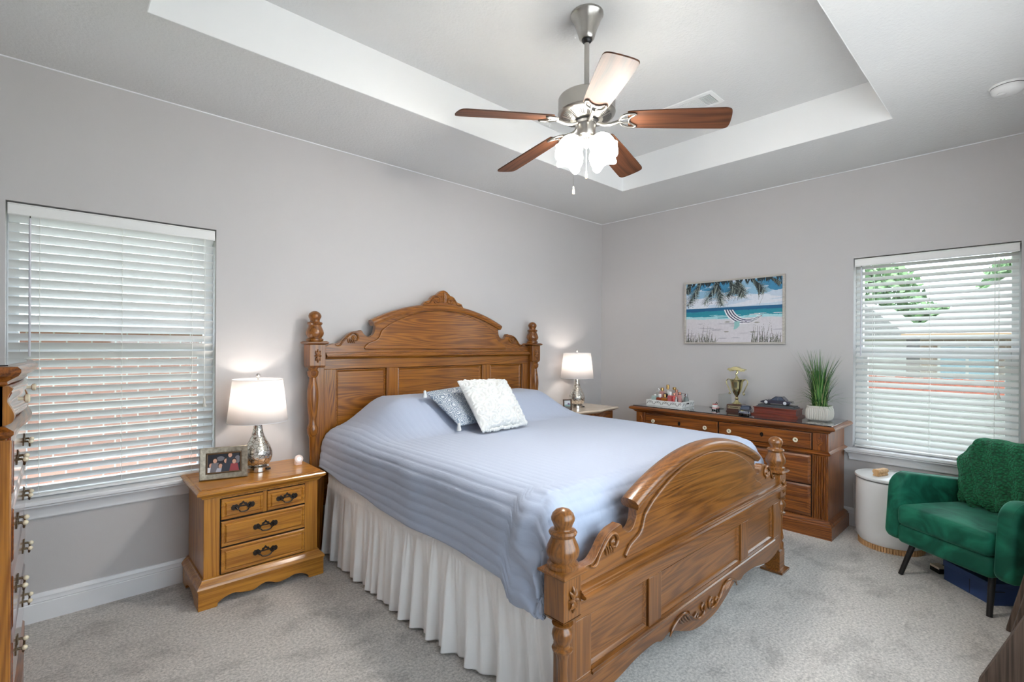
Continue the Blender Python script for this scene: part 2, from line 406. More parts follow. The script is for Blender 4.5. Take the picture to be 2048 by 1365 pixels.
# ================================================================== OUTSIDE
GZ = -.75
mb = MB(); mb.box(-30, 3.5, -40, -3.9, GZ - .06, GZ + .02)
struct(mb.build('bounce_slab', plain('pale_bounce_slab', (206, 202, 200), .9), smooth=0))  # unseen pale slab, added to bounce neutral daylight in from the rear
mb = MB(); mb.box(-30, 45, -40, 45, GZ - .1, GZ)
LAWN = plain('lawn_grass', (98, 108, 62), 1, noise_amt=.25, nscale=9)
struct(mb.build('ground', LAWN, smooth=0))
def brick_mat(name, c1, c2, mortar, plane='xz', scale=1):
    m, nt, b = _mat(name); N = nt.nodes.new; lk = nt.links.new
    tc = N('ShaderNodeTexCoord'); sp = N('ShaderNodeSeparateXYZ'); cb = N('ShaderNodeCombineXYZ')
    lk(tc.outputs['Object'], sp.inputs[0]); lk(sp.outputs['X' if plane == 'xz' else 'Y'], cb.inputs['X']); lk(sp.outputs['Z'], cb.inputs['Y'])
    br = N('ShaderNodeTexBrick'); br.inputs['Color1'].default_value = (*lin(c1), 1); br.inputs['Color2'].default_value = (*lin(c2), 1)
    br.inputs['Mortar'].default_value = (*lin(mortar), 1); br.inputs['Scale'].default_value = scale
    br.inputs['Brick Width'].default_value = .22; br.inputs['Row Height'].default_value = .075; br.inputs['Mortar Size'].default_value = .008
    lk(cb.outputs[0], br.inputs['Vector']); lk(br.outputs['Color'], b.inputs['Base Color']); b.inputs['Roughness'].default_value = .9
    return m
BRICKN = brick_mat('pink_brick', (168, 124, 112), (152, 108, 96), (190, 184, 180))
BRICKE = brick_mat('tan_brick', (134, 116, 102), (112, 98, 88), (150, 146, 140), 'yz')
SHINGLE = plain('roof_shingle', (116, 114, 112), .95, noise_amt=.2, nscale=14)
PAINTW = plain('exterior_white', (170, 170, 168), .6)
GLASSB = plain('house_window_glass', (120, 142, 150), .15)
FENCEM = plain('cedar_fence', (140, 78, 60), .9, noise_amt=.2, nscale=12)
FENCEG = plain('weathered_fence', (124, 124, 122), .9, noise_amt=.12, nscale=12)
# neighbour north of the left window
t = thing('neighbour_house', 'pink brick house seen through the blind of the left window', 'house', (-5, 4.2, GZ))
mb = MB(); mb.box(-14, 4, 4.2, 9, GZ, 1.62); mb.build('brick_wall', BRICKN, t, world=True, smooth=0)
mb = MB(); mb.add([(-14.5, 3.85, 1.6), (4.5, 3.85, 1.6), (4.5, 8, 3.6), (-14.5, 8, 3.6), (-14.5, 3.85, 1.52), (4.5, 3.85, 1.52), (4.5, 8, 3.45), (-14.5, 8, 3.45)],
                  [(0, 1, 2, 3), (7, 6, 5, 4), (0, 4, 5, 1), (1, 5, 6, 2), (2, 6, 7, 3), (3, 7, 4, 0)]); mb.build('roof', SHINGLE, t, world=True, smooth=0)
mb = MB(); mb.box(-14.5, 4.5, 3.78, 3.85, 1.50, 1.62); mb.build('gutter', PAINTW, t, world=True, smooth=0)
for cx in (-5.3, -2.0):
    mb = MB(); mb.box(cx - .5, cx + .5, 4.15, 4.25, .35, 1.35); mb.box(cx - .02, cx + .02, 4.13, 4.15, .35, 1.35)
    wn = mb.build('house_window', PAINTW, t, world=True, smooth=0)
    mb = MB(); mb.box(cx - .44, cx - .03, 4.14, 4.15, .41, 1.29); mb.box(cx + .03, cx + .44, 4.14, 4.15, .41, 1.29); p = mb.build('pane', GLASSB, wn, world=False, smooth=0); p.location = -t.location
# east side: fence, house, trees
def fence(label, x, y0, y1, z0, z1, mat):
    t = thing('wooden_fence', label, 'fence', (x, (y0 + y1) / 2, GZ))
    m = MB(); y = y0; k = 0
    while y < y1:
        m.box(x, x + .02, y, y + .135, z0, z1 + .02 * ((k * 7) % 3 - 1) * .3); y += .14; k += 1
    m.build('boards', mat, t, world=True, smooth=0)
    m = MB(); m.box(x + .02, x + .06, y0, y1, z0 - .02, z1 - .12); m.build('rail', mat, t, world=True, smooth=0)
fence('reddish cedar board fence across the lawn, seen through the right window', 7.5, -9, 6, .505, .80, FENCEM)
mb = MB(); mb.box(7.3, 7.6, -9, 6, GZ, .50); tag(mb.build('retaining_wall', FENCEG, smooth=0), 'grey low retaining wall below the reddish fence outside the right window', 'wall')
t = thing('neighbour_house', 'tan brick house with wide pale shingle roof beyond the fence at right', 'house', (12, -6, GZ))
mb = MB(); mb.box(12, 20, -14, -1.25, GZ, 1.75); mb.build('brick_wall', BRICKE, t, world=True, smooth=0)
mb = MB(); mb.add([(11.5, -15, 1.68), (11.5, -.95, 1.68), (16, -3.6, 4.1), (16, -12, 4.1), (21, -15, 1.68), (21, -.95, 1.68)],
                  [(0, 1, 2, 3), (1, 5, 2), (5, 4, 3, 2), (4, 0, 3), (0, 4, 5, 1)]); mb.build('roof', SHINGLE, t, world=True, smooth=0)
mb = MB(); mb.box(11.42, 11.5, -15, -.95, 1.60, 1.72); mb.build('gutter', plain('gutter_tan', (150, 124, 96), .7), t, world=True, smooth=0)
for cy in (-2.15, -3.6, -7.4):
    mb = MB(); mb.box(11.94, 12.02, cy - .55, cy + .55, .35, 1.45)
    wn = mb.build('house_window', PAINTW, t, world=True, smooth=0)
    mb = MB(); mb.box(11.92, 11.94, cy - .49, cy - .03, .41, 1.39); mb.box(11.92, 11.94, cy + .03, cy + .49, .41, 1.39); p = mb.build('pane', GLASSB, wn, smooth=0); p.location = -t.location
t = thing('neighbour_house', 'pale gabled house at far left beyond the fence through the right window', 'house', (15, 2, GZ))
mb = MB(); mb.box(15, 20, -.55, 4.2, GZ, 1.75); mb.build('siding_wall', PAINTW, t, world=True, smooth=0)
mb = MB(); mb.prism_x([(-.75, 1.65), (4.6, 1.65), (.6, 2.9)], 14.6, 20.4); mb.build('roof', SHINGLE, t, world=True, smooth=0)
LEAFM = plain('tree_leaves', (92, 122, 80), .9, noise_amt=.35, nscale=3)
BARK = plain('tree_bark', (110, 96, 84), 1)
def tree(label, x, y, zt, r, seed):
    rd = random.Random(seed); t = thing('tree', label, 'tree', (x, y, GZ))
    m = MB()
    for k in range(1500):
        a = rd.uniform(0, 2 * pi); u = rd.uniform(-1, 1); q = r * rd.uniform(.35, 1) ** .5
        p = Vector((q * math.sqrt(1 - u * u) * cos(a), q * math.sqrt(1 - u * u) * sin(a), q * u * .85 + zt))
        e1 = Vector((rd.uniform(-1, 1), rd.uniform(-1, 1), rd.uniform(-1, 1))).normalized() * .24; e2 = e1.orthogonal().normalized() * .13
        m.add([p - e1, p + e2, p + e1, p - e2], [(0, 1, 2, 3)])
    m.build('foliage', LEAFM, t, world=False, smooth=0, recalc=False)
    for v in (0,): pass
    m = MB(); m.tube([(0, 0, 0), (.05, .03, zt * .5), (0, 0, zt)], [.16, .12, .06], 8); m.build('trunk', BARK, t)
tree('leafy green tree left of the roofs, seen through the right window', 26, 2.4, 4.7, 2.1, 1)
tree('pale green tree rising behind the wide shingle roof outside the right window', 26, -3.2, 4.7, 1.7, 2)
tree('small green tree in the gap between the two roofs outside the right window', 31, .7, 3.7, 1.0, 3)
# ================================================================== BED
XC = -2.25
bed = thing('bed', 'king-size carved oak bed frame with arched headboard and footboard', 'bed', (XC, -1.17, 0))

def catm(pts, n=6):                                  # smooth polyline through points
    out = []
    P = [pts[0]] + list(pts) + [pts[-1]]
    for i in range(1, len(P) - 2):
        p0, p1, p2, p3 = P[i - 1], P[i], P[i + 1], P[i + 2]
        for k in range(n):
            t = k / n
            out.append(tuple(.5 * ((2 * p1[j]) + (-p0[j] + p2[j]) * t + (2 * p0[j] - 5 * p1[j] + 4 * p2[j] - p3[j]) * t * t + (-p0[j] + 3 * p1[j] - 3 * p2[j] + p3[j]) * t ** 3) for j in range(len(p1))))
    out.append(tuple(pts[-1])); return out
def mirror(L): return L + [(-a, b) for a, b in reversed(L[:-1])]
def arc(hw, zend, ztop, n=26, hx0=None):
    h = ztop - zend; R = (hw * hw + h * h) / (2 * h); zc = ztop - R
    return [(x, zc + math.sqrt(R * R - x * x)) for x in [-(hx0 or hw) + (hx0 or hw) * i / n for i in range(n + 1)]]

def end_board(root, mt, yf, hp, block, zbot_panel, apron, MX, MZ, crest, post_y, base):
    """yf: front plane (towards -y) of the frame; mt: top of the horizontal moulding"""
    B = lambda dz: mt + dz
    part = thing_child('headboard' if crest else 'footboard', root)
    th = .045
    # --- upper board with scrolled outline
    left = catm([(-.96, B(.030)), (-.945, B(.044)), (-.905, B(.060)), (-.868, B(.062)), (-.835, B(.085)), (-.795, B(.125)), (-.755, B(.146)), (-.715, B(.152)), (-.700, B(.156))], 4)
    left += catm([(-.690, B(.150)), (-.678, B(.130)), (-.655, B(.114)), (-.630, B(.113)), (-.606, B(.128)), (-.592, B(.158)), (-.590, B(.19)), (-.596, B(.222))], 4)
    left = [(a, b) for a, b in left]
    ar = arc(.60, B(.232), B(.369), 26)
    # sort into a monotone strip: the notch leans slightly so clamp x
    mono = []; lx = -9
    for a, b in left + ar:
        if a <= lx: a = lx + .0006
        mono.append((a, b)); lx = a
    mono[-1] = (0, mono[-1][1])
    top = mirror(mono)
    bot = [(a, B(-.02)) for a, b in top]
    m = MB(); m.strip_y([(XC + a, b) for a, b in top], [(XC + a, b) for a, b in bot], yf + th - .004, yf + .004)
    ub = m.build('scrolled_board', MX, part, world=True, smooth=40, bevel=.003)
    # --- arched cap moulding (rounded section swept along the arc)
    A = mirror(arc(.612, B(.226), B(.369), 30)); rings = []
    sec = [(-.026, -.022), (-.034, -.008), (-.036, .006), (-.028, .018), (-.012, .026), (.014, .028), (.034, .022), (.044, .008), (.044, -.014), (.030, -.020)]
    for i, (a, b) in enumerate(A):
        p, q = A[max(i - 1, 0)], A[min(i + 1, len(A) - 1)]; t = Vector((q[0] - p[0], 0, q[1] - p[1])).normalized(); n = Vector((-t.z, 0, t.x))
        ctr = Vector((XC + a, yf + th / 2, b - .018))
        rings.append([tuple(ctr + Vector((0, dy - .006, 0)) + n * dn) for dy, dn in sec])
    m = MB(); m.loft(rings); m.build('arched_cap', MX, part, world=True, smooth=45)
    # --- raised tympanum panel with bead edge
    inn = catm([(-.672, B(.030)), (-.640, B(.062)), (-.585, B(.082)), (-.555, B(.110)), (-.540, B(.150)), (-.515, B(.172))], 4) + arc(.50, B(.185), B(.318), 22)
    mono = []; lx = -9
    for a, b in inn:
        if a <= lx: a = lx + .0006
        mono.append((a, b)); lx = a
    mono[-1] = (0, mono[-1][1]); inn = mirror(mono)
    m = MB(); m.strip_y([(XC + a, b) for a, b in inn], [(XC + a, B(.026)) for a, b in inn], yf + .01, yf - .009)
    m.build('raised_panel', MX, part, world=True, smooth=40, bevel=.006)
    m = MB(); P = [(XC + a, yf - .001, b) for a, b in inn[::2]]
    m.tube(P, .0085, 8); m.tube([(XC - .672, yf - .001, B(.026)), (XC + .672, yf - .001, B(.026))], .006, 8); m.build('bead_moulding', MX, part, world=True, smooth=60)
    # --- horizontal moulding
    prof = [(yf + .02, B(-.044)), (yf - .010, B(-.044)), (yf - .016, B(-.038)), (yf - .014, B(-.033)), (yf - .030, B(-.031)), (yf - .037, B(-.025)), (yf - .036, B(-.019)), (yf - .026, B(-.016)), (yf - .026, B(-.012)), (yf - .018, B(-.010)), (yf - .018, B(-.004)), (yf - .008, B(0)), (yf + .02, B(.001))]
    m = MB(); m.prism_x(prof, XC - .955, XC + .955); m.build('rail_moulding', MX, part, world=True, smooth=30)
    # --- frame: rails, stiles
    zt, zb = B(-.04), zbot_panel; pt = B(-.112)
    m = MB(); m.box(XC - .965, XC + .965, yf, yf + th, pt, zt); m.build('top_rail', MX, part, world=True, bevel=.003)
    for a0, a1 in ((-.965, -.878), (-.50, -.405), (.405, .50), (.878, .965)):
        m = MB(); m.box(XC + a0, XC + a1, yf, yf + th, zb, pt); m.build('stile', MZ, part, world=True, bevel=.003)
    m = MB(); m.box(XC - .90, XC + .90, yf + .024, yf + .040, zb - .02, pt + .02); m.build('back_panel', DARKGAP, part, world=True, smooth=0)
    for a0, a1 in ((-.878, -.50), (-.405, .405), (.50, .878)):
        m = MB(); e = .004
        m.loft([[(XC + a0 + o, yy, zb + o), (XC + a1 - o, yy, zb + o), (XC + a1 - o, yy, pt - o), (XC + a0 + o, yy, pt - o)] for o, yy in ((e, yf + .030), (e, yf + .010), (e + .005, yf + .008), (.016, yf + .016), (.020, yf + .018))])
        m.build('panel', MX, part, world=True, smooth=25)
    if apron:
        bl = catm([(-.965, .150), (-.90, .128), (-.80, .118), (-.70, .128), (-.60, .146), (-.50, .153), (-.44, .150), (-.40, .138), (-.34, .150), (-.30, .142), (-.22, .108), (-.13, .078), (-.06, .068), (0, .066)], 5)
        bl = mirror([(a, b) for a, b in bl])
        m = MB(); m.strip_y([(XC + a, zb) for a, b in bl], [(XC + a, b) for a, b in bl], yf + th, yf)
        m.build('scalloped_apron', MX, part, world=True, smooth=40, bevel=.003)
        prof = [(yf + .01, zb - .014), (yf - .008, zb - .014), (yf - .010, zb - .007), (yf - .004, zb - .003), (yf - .006, zb + .003), (yf + .012, zb + .006)]
        m = MB(); m.prism_x(prof, XC - .878, XC + .878); m.build('lower_moulding', MX, part, world=True)
        # carved leaf and scroll ornament on the apron
        m = MB()
        for s in (-1, 1):
            w = lambda L: [(XC + s * a, yf - .004, b) for a, b in L]
            m.tube(w(catm([(.34, .135), (.315, .165), (.27, .185), (.22, .190), (.17, .165), (.13, .135), (.075, .115), (.030, .125), (.022, .155), (.040, .170), (.055, .158), (.048, .142)], 5)), [.004] * 3 + [.007] * 53, 6)
            for k in range(5):
                a = .27 - k * .022
                m.tube(w([(a, .188 - abs(k - 1) * .002), (a - .018, .165), (a - .045, .146 - k * .003)]), [.007, .006, .002], 6)
            m.tube(w(catm([(.13, .135), (.105, .150), (.090, .142), (.098, .128)], 5)), .006, 6)
        m.build('carved_ornament', MX, part, world=True, smooth=60)
    else:
        m = MB(); m.box(XC - .965, XC + .965, yf, yf + th, .30, zb); m.build('lower_rail', MX, part, world=True, bevel=.003)
    # --- scroll carvings each side
    for s in (-1, 1):
        m = MB()
        L = catm([(-.885, B(.054)), (-.868, B(.046)), (-.850, B(.052)), (-.835, B(.072)), (-.800, B(.112)), (-.765, B(.134)), (-.735, B(.128)), (-.722, B(.104)), (-.738, B(.084)), (-.760, B(.090)), (-.764, B(.108)), (-.750, B(.114)), (-.744, B(.102))], 5)
        m.tube([(XC - s * a, yf - .001, b) for a, b in L], [.004 + .003 * sin(pi * i / len(L)) for i in range(len(L))], 6)
        for k in range(4):
            a = -.80 + k * .014
            m.tube([(XC - s * a, yf, B(.100 - k * .003)), (XC - s * (a + .006), yf - .003, B(.080)), (XC - s * (a + .01), yf, B(.064))], [.002, .005, .002], 6)
        m.sphere((XC - s * -.752, yf, B(.104)), .009, 8, 6)
        m.build('scroll_carving', MX, part, world=True, smooth=60)
    if crest:
        cr = catm([(-.205, B(.352)), (-.190, B(.372)), (-.170, B(.392)), (-.150, B(.398)), (-.130, B(.408)), (-.110, B(.432)), (-.090, B(.446)), (-.068, B(.450)), (-.052, B(.462)), (-.028, B(.482)), (0, B(.490))], 4)
        cr = mirror(cr); m = MB(); m.strip_y([(XC + a, b) for a, b in cr], [(XC + a, B(.34)) for a, b in cr], yf + .034, yf - .004)
        cro = m.build('crest', MX, part, world=True, smooth=40, bevel=.004)
        m = MB()
        for s in (-1, 1):
            w = lambda L: [(XC + s * a, yf - .006, B(b)) for a, b in L]
            m.tube(w(catm([(.175, .385), (.150, .378), (.130, .386), (.112, .412), (.085, .436), (.055, .434), (.036, .414), (.044, .394), (.066, .392), (.074, .406), (.062, .412)], 5)), .006, 6)
            m.tube(w([(.012, .470), (.020, .44), (.016, .395)]), [.003, .008, .003], 6)
            m.tube(w([(.095, .405), (.09, .39), (.075, .378)]), [.002, .006, .002], 6)
        m.tube([(XC, yf - .006, B(.480)), (XC, yf - .012, B(.45)), (XC, yf - .006, B(.39))], [.003, .009, .003], 6)
        m.build('crest_carving', MX, part, world=True, smooth=60)
    # --- posts
    for s in (-1, 1):
        px = XC + s * hp; pc = thing_child('post', root); zt_ = B(.054); hb = block / 2; py = post_y
        m = MB(); zb_ = B(-.095)
        m.box(px - hb, px + hb, py - hb, py + hb, zb_ + .008, zt_)
        m.add([(px - hb, py - hb, zb_ + .008), (px + hb, py - hb, zb_ + .008), (px + hb, py + hb, zb_ + .008), (px - hb, py + hb, zb_ + .008),
               (px - hb * .86, py - hb * .86, zb_ - .004), (px + hb * .86, py - hb * .86, zb_ - .004), (px + hb * .86, py + hb * .86, zb_ - .004), (px - hb * .86, py + hb * .86, zb_ - .004)],
              [(0, 1, 5, 4), (1, 2, 6, 5), (2, 3, 7, 6), (3, 0, 4, 7), (4, 5, 6, 7)])
        m.build('block', MZ, pc, world=True, bevel=.003)
        m = MB(); m.rectloft(px - hb, px + hb, py - hb, py + hb, [(0, zt_), (.010, zt_ + .002), (.016, zt_ + .008), (.016, zt_ + .014), (.004, zt_ + .022)]); m.build('cap', MX, pc, world=True)
        z = zt_ + .020
        m = MB(); m.lathe([(.050, z), (.053, z + .006), (.053, z + .016), (.043, z + .022), (.043, z + .026), (.054, z + .042), (.057, z + .058), (.052, z + .076), (.042, z + .098), (.040, z + .106), (.046, z + .112), (.049, z + .120), (.044, z + .127), (.032, z + .130), (.030, z + .136), (.034, z + .148), (.040, z + .160), (.041, z + .168), (.036, z + .182), (.024, z + .194), (.008, z + .200), (.001, z + .2005)], (px, py, 0), 28)
        m.build('finial', MZ, pc, world=True, smooth=40)
        # rosette carving on the front of the block
        m = MB(); zc = (zb_ + zt_) / 2; yy = py - hb
        for k in range(8):
            a = k * pi / 4
            m.tube([(px, yy, zc), (px + .013 * cos(a), yy - .008, zc + .026 * sin(a)), (px + .023 * cos(a), yy, zc + .044 * sin(a))], [.004, .008, .003], 6)
        m.build('rosette', MZ, pc, world=True, smooth=60)
        # square shaft (inboard) and turned half column (outboard)
        sx0, sx1 = (px - .012, px + hb) if s < 0 else (px - hb, px + .012)
        m = MB(); m.box(sx0, sx1, py - .032, py + .032, base, zb_); m.build('shaft', MZ, pc, world=True, bevel=.004)
        cx = px + s * .018; z1 = zb_
        pr = [(.018, base), (.026, base + .01), (.026, base + .05), (.018, base + .06), (.022, base + .07)]
        L = z1 - base - .07
        for q, r in ((.05, .027), (.12, .024), (.2, .020), (.35, .018), (.5, .019), (.60, .023), (.62, .034), (.65, .036), (.67, .026), (.70, .024), (.76, .032), (.82, .036), (.87, .034), (.92, .024), (.94, .022), (.955, .034), (.975, .036), (.985, .028), (1, .034)):
            pr.append((r, base + .07 + L * q))
        m = MB(); m.lathe(pr, (cx, py - .016, 0), 24); m.build('turned_column', MZ, pc, world=True, smooth=40)
        if base > .05:
            m = MB(); m.rectloft(px - .040, px + .040, py - .040, py + .040, [(.012, 0), (.022, .004), (.022, .016), (.004, .024), (0, .03), (0, base + .01), (-.006, base + .016)])
            m.build('foot_block', MX, pc, world=True)
    return part
def thing_child(name, root):
    o = bpy.data.objects.new(name, None); COL.objects.link(o); o.parent = root; o.empty_display_size = .05
    return o
end_board(bed, 1.317, -.122, 1.022, .105, .62, False, HBX, HBZ, True, -.115, .02)
end_board(bed, .545, -2.268, .995, .090, .232, True, FBX, FBZ, False, -2.235, .12)
for s in (-1, 1):
    m = MB(); m.box(XC + s * .915, XC + s * .885, -2.20, -.15, .24, .43); m.build('side_rail', FBY, bed, world=True, bevel=.003)

m = MB(); m.rectloft(XC - .92, XC + .92, -2.13, -.16, [(-.03, .45), (0, .47), (.0, .56), (-.004, .57), (.0, .58), (.0, .745), (-.03, .775)])
tag(m.build('mattress', plain('mattress_ticking', (232, 232, 230), .9), smooth=40), 'thick white mattress on the oak bed, hidden under the blue quilt', 'mattress')
m = MB(); m.box(XC - .88, XC + .88, -2.16, -.16, .22, .45)
tag(m.build('box_spring', plain('boxspring', (222, 220, 216), .9), smooth=0), 'white box spring under the mattress behind the ruffled skirt', 'box spring')

# ---- quilt
def smooth01(t): t = max(0, min(1, t)); return t * t * (3 - 2 * t)
def hump(x, y):
    by = smooth01((-.02 - y) / .20) * (1 - smooth01((-.42 - y) / .42)) * (.90 + .10 * smooth01((-.02 - y) / .25))
    l = smooth01((x + 3.16) / .34) * (1 - smooth01((x + 2.46) / .30))
    r = smooth01((x + 2.16) / .26) * (1 - smooth01((x + 1.52) / .26))
    return by * (.185 * max(l, 0) + .165 * max(r, 0) + .02)
def quilt_pos(s, t, nz=True):
    """s: signed arc length across (0 = centre), t: arc length from the head"""
    hw, r = .865, .125; a = abs(s); sg = 1 if s > 0 else -1
    y0 = -.155; tf = 1.88                              # t where the foot roll begins
    if t < tf: y = y0 - t; dzf = 0; foot = 0
    else:
        q = t - tf
        if q < .11 * pi / 2: y = y0 - tf - .11 * sin(q / .11); dzf = .11 * (1 - cos(q / .11))
        else: y = y0 - tf - .11 - .02 * min(1, (q - .1728) / .2); dzf = .11 + (q - .1728)
        foot = smooth01(q / .15)
    if a < hw: x = a; dzs = 0; side = 0
    elif a < hw + r * pi / 2: q = (a - hw) / r; x = hw + r * sin(q); dzs = r * (1 - cos(q)); side = smooth01((a - hw) / .18)
    else: q = a - hw - r * pi / 2; x = hw + r + .13 * q; dzs = r + q * .985; side = 1
    wx = XC + sg * x
    h = hump(wx, y) * (1 - side * .7)
    z = .803 + h
    corner = side * foot
    # where side drop and foot drop meet the cloth folds: combine, do not add
    d = (dzs ** 3 + dzf ** 3) ** (1 / 3) + corner * .02
    d = min(d, .365)
    z -= d
    crn = smooth01((t - 1.55) / .4) * side
    wx += sg * (.022 * crn * sin(min(1, dzs / .3) * pi) + .012 * side * sin(y * 9) * min(1, dzs * 4) * .6)
    z -= .016 * side * crn * min(1, dzs * 3)
    if nz:
        z += .006 * noise.noise(Vector((wx * 2.4, y * 2.4, 0))) * (1 - side)
        wx += sg * side * .010 * noise.noise(Vector((y * 5, z * 5, 3)))
        # radiating pull folds where the pillow humps meet the flat
        z += .004 * sin(wx * 26 + y * 9) * smooth01(h / .08) * (1 - smooth01(h / .16))
        cn = smooth01((t - 1.72) / .2) * smooth01((a - .80) / .15)
        if cn > 0:
            dg = (s * sg + t) * 1.0; dh = (s * sg - t)
            z += .005 * cn * sin(dh * 34 + 2 * sin(dg * 9)); wx += sg * .009 * cn * sin(dh * 27 + 1.5 * sin(dg * 12)); y += .008 * cn * sin(dg * 30)
        # loose vertical folds of the foot drop
        y += .012 * foot * sin(wx * 17 + 1.2 * sin(wx * 7)) * min(1, dzf * 5) * .7
    return Vector((wx, y, z))
def quilt():
    hwm = .865 + .125 * pi / 2
    def hem(t, sg):
        yy = -.155 - t
        d = .240 + .062 * smooth01((-.15 - yy) / 1.0) + (.10 * smooth01((-1.96 - yy) / .06) if t < 1.96 else .10)
        return hwm - .125 + d * 1.0
    ts = [i * .016 for i in range(int(1.90 / .016))]; t = ts[-1]
    while t < 1.93 + .36: t += .0075; ts.append(t)
    ns = 380; P = []; UV = []
    for t in ts:
        row = []
        S = hem(t, 1)
        for j in range(ns + 1):
            s = (-1 + 2 * j / ns) * S
            p = quilt_pos(s, t)
            e = .004; du = quilt_pos(s + e, t, False) - quilt_pos(s - e, t, False); dv = quilt_pos(s, t + e, False) - quilt_pos(s, t - e, False)
            n = du.cross(dv)
            if n.length > 1e-12: n.normalize()
            else: n = Vector((0, 0, 1))
            if n.z < 0 and abs(s) < .9 and t < 1.9: n = -n
            elif n.dot(p - Vector((XC, -1.1, .4))) < 0: n = -n
            a = abs(s); side = smooth01((a - .74) / .26); foot = smooth01((t - 1.84) / .14)
            amp = .0012 + .0046 * max(side, foot)
            chan = abs(sin(pi * s / .043)) ** .45 if foot < .5 or side > .9 else abs(sin(pi * t / .052)) ** .45
            cross = 1 - .30 * max(0, 1 - abs(sin(pi * t / .075)) * 6) if foot < .5 else 1 - .30 * max(0, 1 - abs(sin(pi * s / .075)) * 6)
            pk = noise.noise(Vector((s * 34, t * 34, 0))) * .0010
            p = p + n * (amp * chan * cross + pk * (.35 + max(side, foot)))
            row.append(tuple(p)); UV.append((s, t))
        P.append(row)
    m = MB(); m.grid(P); m.uv = UV
    return m
def quilt_mat():
    m, nt, b = _mat('quilt_cotton'); N = nt.nodes.new; lk = nt.links.new
    b.inputs['Base Color'].default_value = (*lin((172, 182, 203)), 1); b.inputs['Roughness'].default_value = .85
    b.inputs['Sheen Weight'].default_value = .25; b.inputs['Specular IOR Level'].default_value = .25
    tc = N('ShaderNodeTexCoord'); mp = N('ShaderNodeMapping'); mp.inputs['Scale'].default_value = (120, 30, 1)
    lk(tc.outputs['UV'], mp.inputs['Vector']); n = N('ShaderNodeTexNoise'); n.inputs['Scale'].default_value = 1; n.inputs['Detail'].default_value = 4
    lk(mp.outputs['Vector'], n.inputs['Vector']); bp = N('ShaderNodeBump'); bp.inputs['Strength'].default_value = .35; bp.inputs['Distance'].default_value = .002
    lk(n.outputs['Fac'], bp.inputs['Height']); lk(bp.outputs['Normal'], b.inputs['Normal'])
    return m
q = quilt().build('quilt', quilt_mat(), smooth=60, solid=.006, recalc=False)
tag(q, 'pale blue channel-stitched quilt spread over the king-size bed', 'quilt')

# ---- ruffled bed skirt, both sides
def skirt(s):
    ys = [-.20 - i * (1.985 / 760) for i in range(761)]; zs = [.56, .53, .50, .47, .452, .446, .440, .43, .40, .36, .31, .25, .19, .13, .08, .04, .018, .008]
    P = []
    for z in zs:
        row = []
        for y in ys:
            g = noise.noise(Vector((y * 30, z * 3, s))) * .5 + .5 * sin(y * 210 + 3 * sin(y * 31))
            big = sin(y * 46 + 2.6 * sin(y * 5.3) + .8 * z) * .6 + .45 * sin(y * 83 + 2 * sin(y * 9 + 1)) + .5 * noise.noise(Vector((y * 12, z * 1.5, 5 + s)))
            if z > .452: off = .006 + .004 * g * (1 - abs(z - .505) / .06 * .5)
            elif z > .435: off = .012 + .002 * g
            else:
                k = (.435 - z) / .43
                off = .010 + .012 * k + (.0035 * g * (1 - k) + (.009 + .020 * k) * big * min(1, k * 3 + .25))
            xx = .955 + off + .014 * smooth01((-y - .2) / .4) - .052 * smooth01((-1.40 - y) / .75) * smooth01((.44 - z) / .4)
            zz = z if z > .012 else .008 + .007 * (big * .5 + .5)
            row.append((XC + s * xx, y, zz))
        P.append(row)
    return P
skirt_root = thing('bed_skirt', 'white gathered ruffle bed skirt hanging to the carpet below the quilt', 'bed skirt', (XC, -1.17, 0))
SKM = plain('skirt_cotton', (250, 250, 251), .9, sheen=.1, spec=.2, bump=.15, bscale=260)
for s in (-1, 1):
    m = MB(); m.grid(skirt(s)); m.build('side_ruffle', SKM, skirt_root, world=True, smooth=70, solid=.0015)

# ---- cushions
def cushion(name, corners, thick, disp, mats, label, n=110, solid_edge=.006):
    """corners TL, TR, BR, BL in world space"""
    TL, TR, BR, BL = [Vector(c) for c in corners]; base = (BL + BR) / 2
    root = thing(name, label, 'cushion', tuple(base))
    nrm = (TR - TL).cross(BL - TL).normalized()
    if nrm.dot(Vector((-1, -1, .6))) < 0: nrm = -nrm
    m = MB()
    for side in (1, -1):
        P = []
        for i in range(n + 1):
            row = []
            for j in range(n + 1):
                u, v = i / n, j / n
                pinch = .028 * (sin(pi * v) ** 1.0 * abs(2 * u - 1) ** 2)
                uu = u; vv = v
                p = TL.lerp(TR, uu).lerp(BL.lerp(BR, uu), vv)
                ctr = (TL + TR + BL + BR) / 4
                k = (sin(pi * u) * sin(pi * v)) ** .42 if 0 < u < 1 and 0 < v < 1 else 0
                sag = 1 - .045 * (sin(pi * u) * (1 - sin(pi * v)) + sin(pi * v) * (1 - sin(pi * u)))
                p = ctr + (p - ctr) * sag
                d = disp(u, v) if side == 1 else 0
                row.append(tuple(p + nrm * side * (thick * k) + nrm * (d * min(1, k * 3) if side == 1 else 0) - base))
            P.append(row)
        m.grid(P if side == 1 else [r[::-1] for r in P])
    return root, m, nrm, base
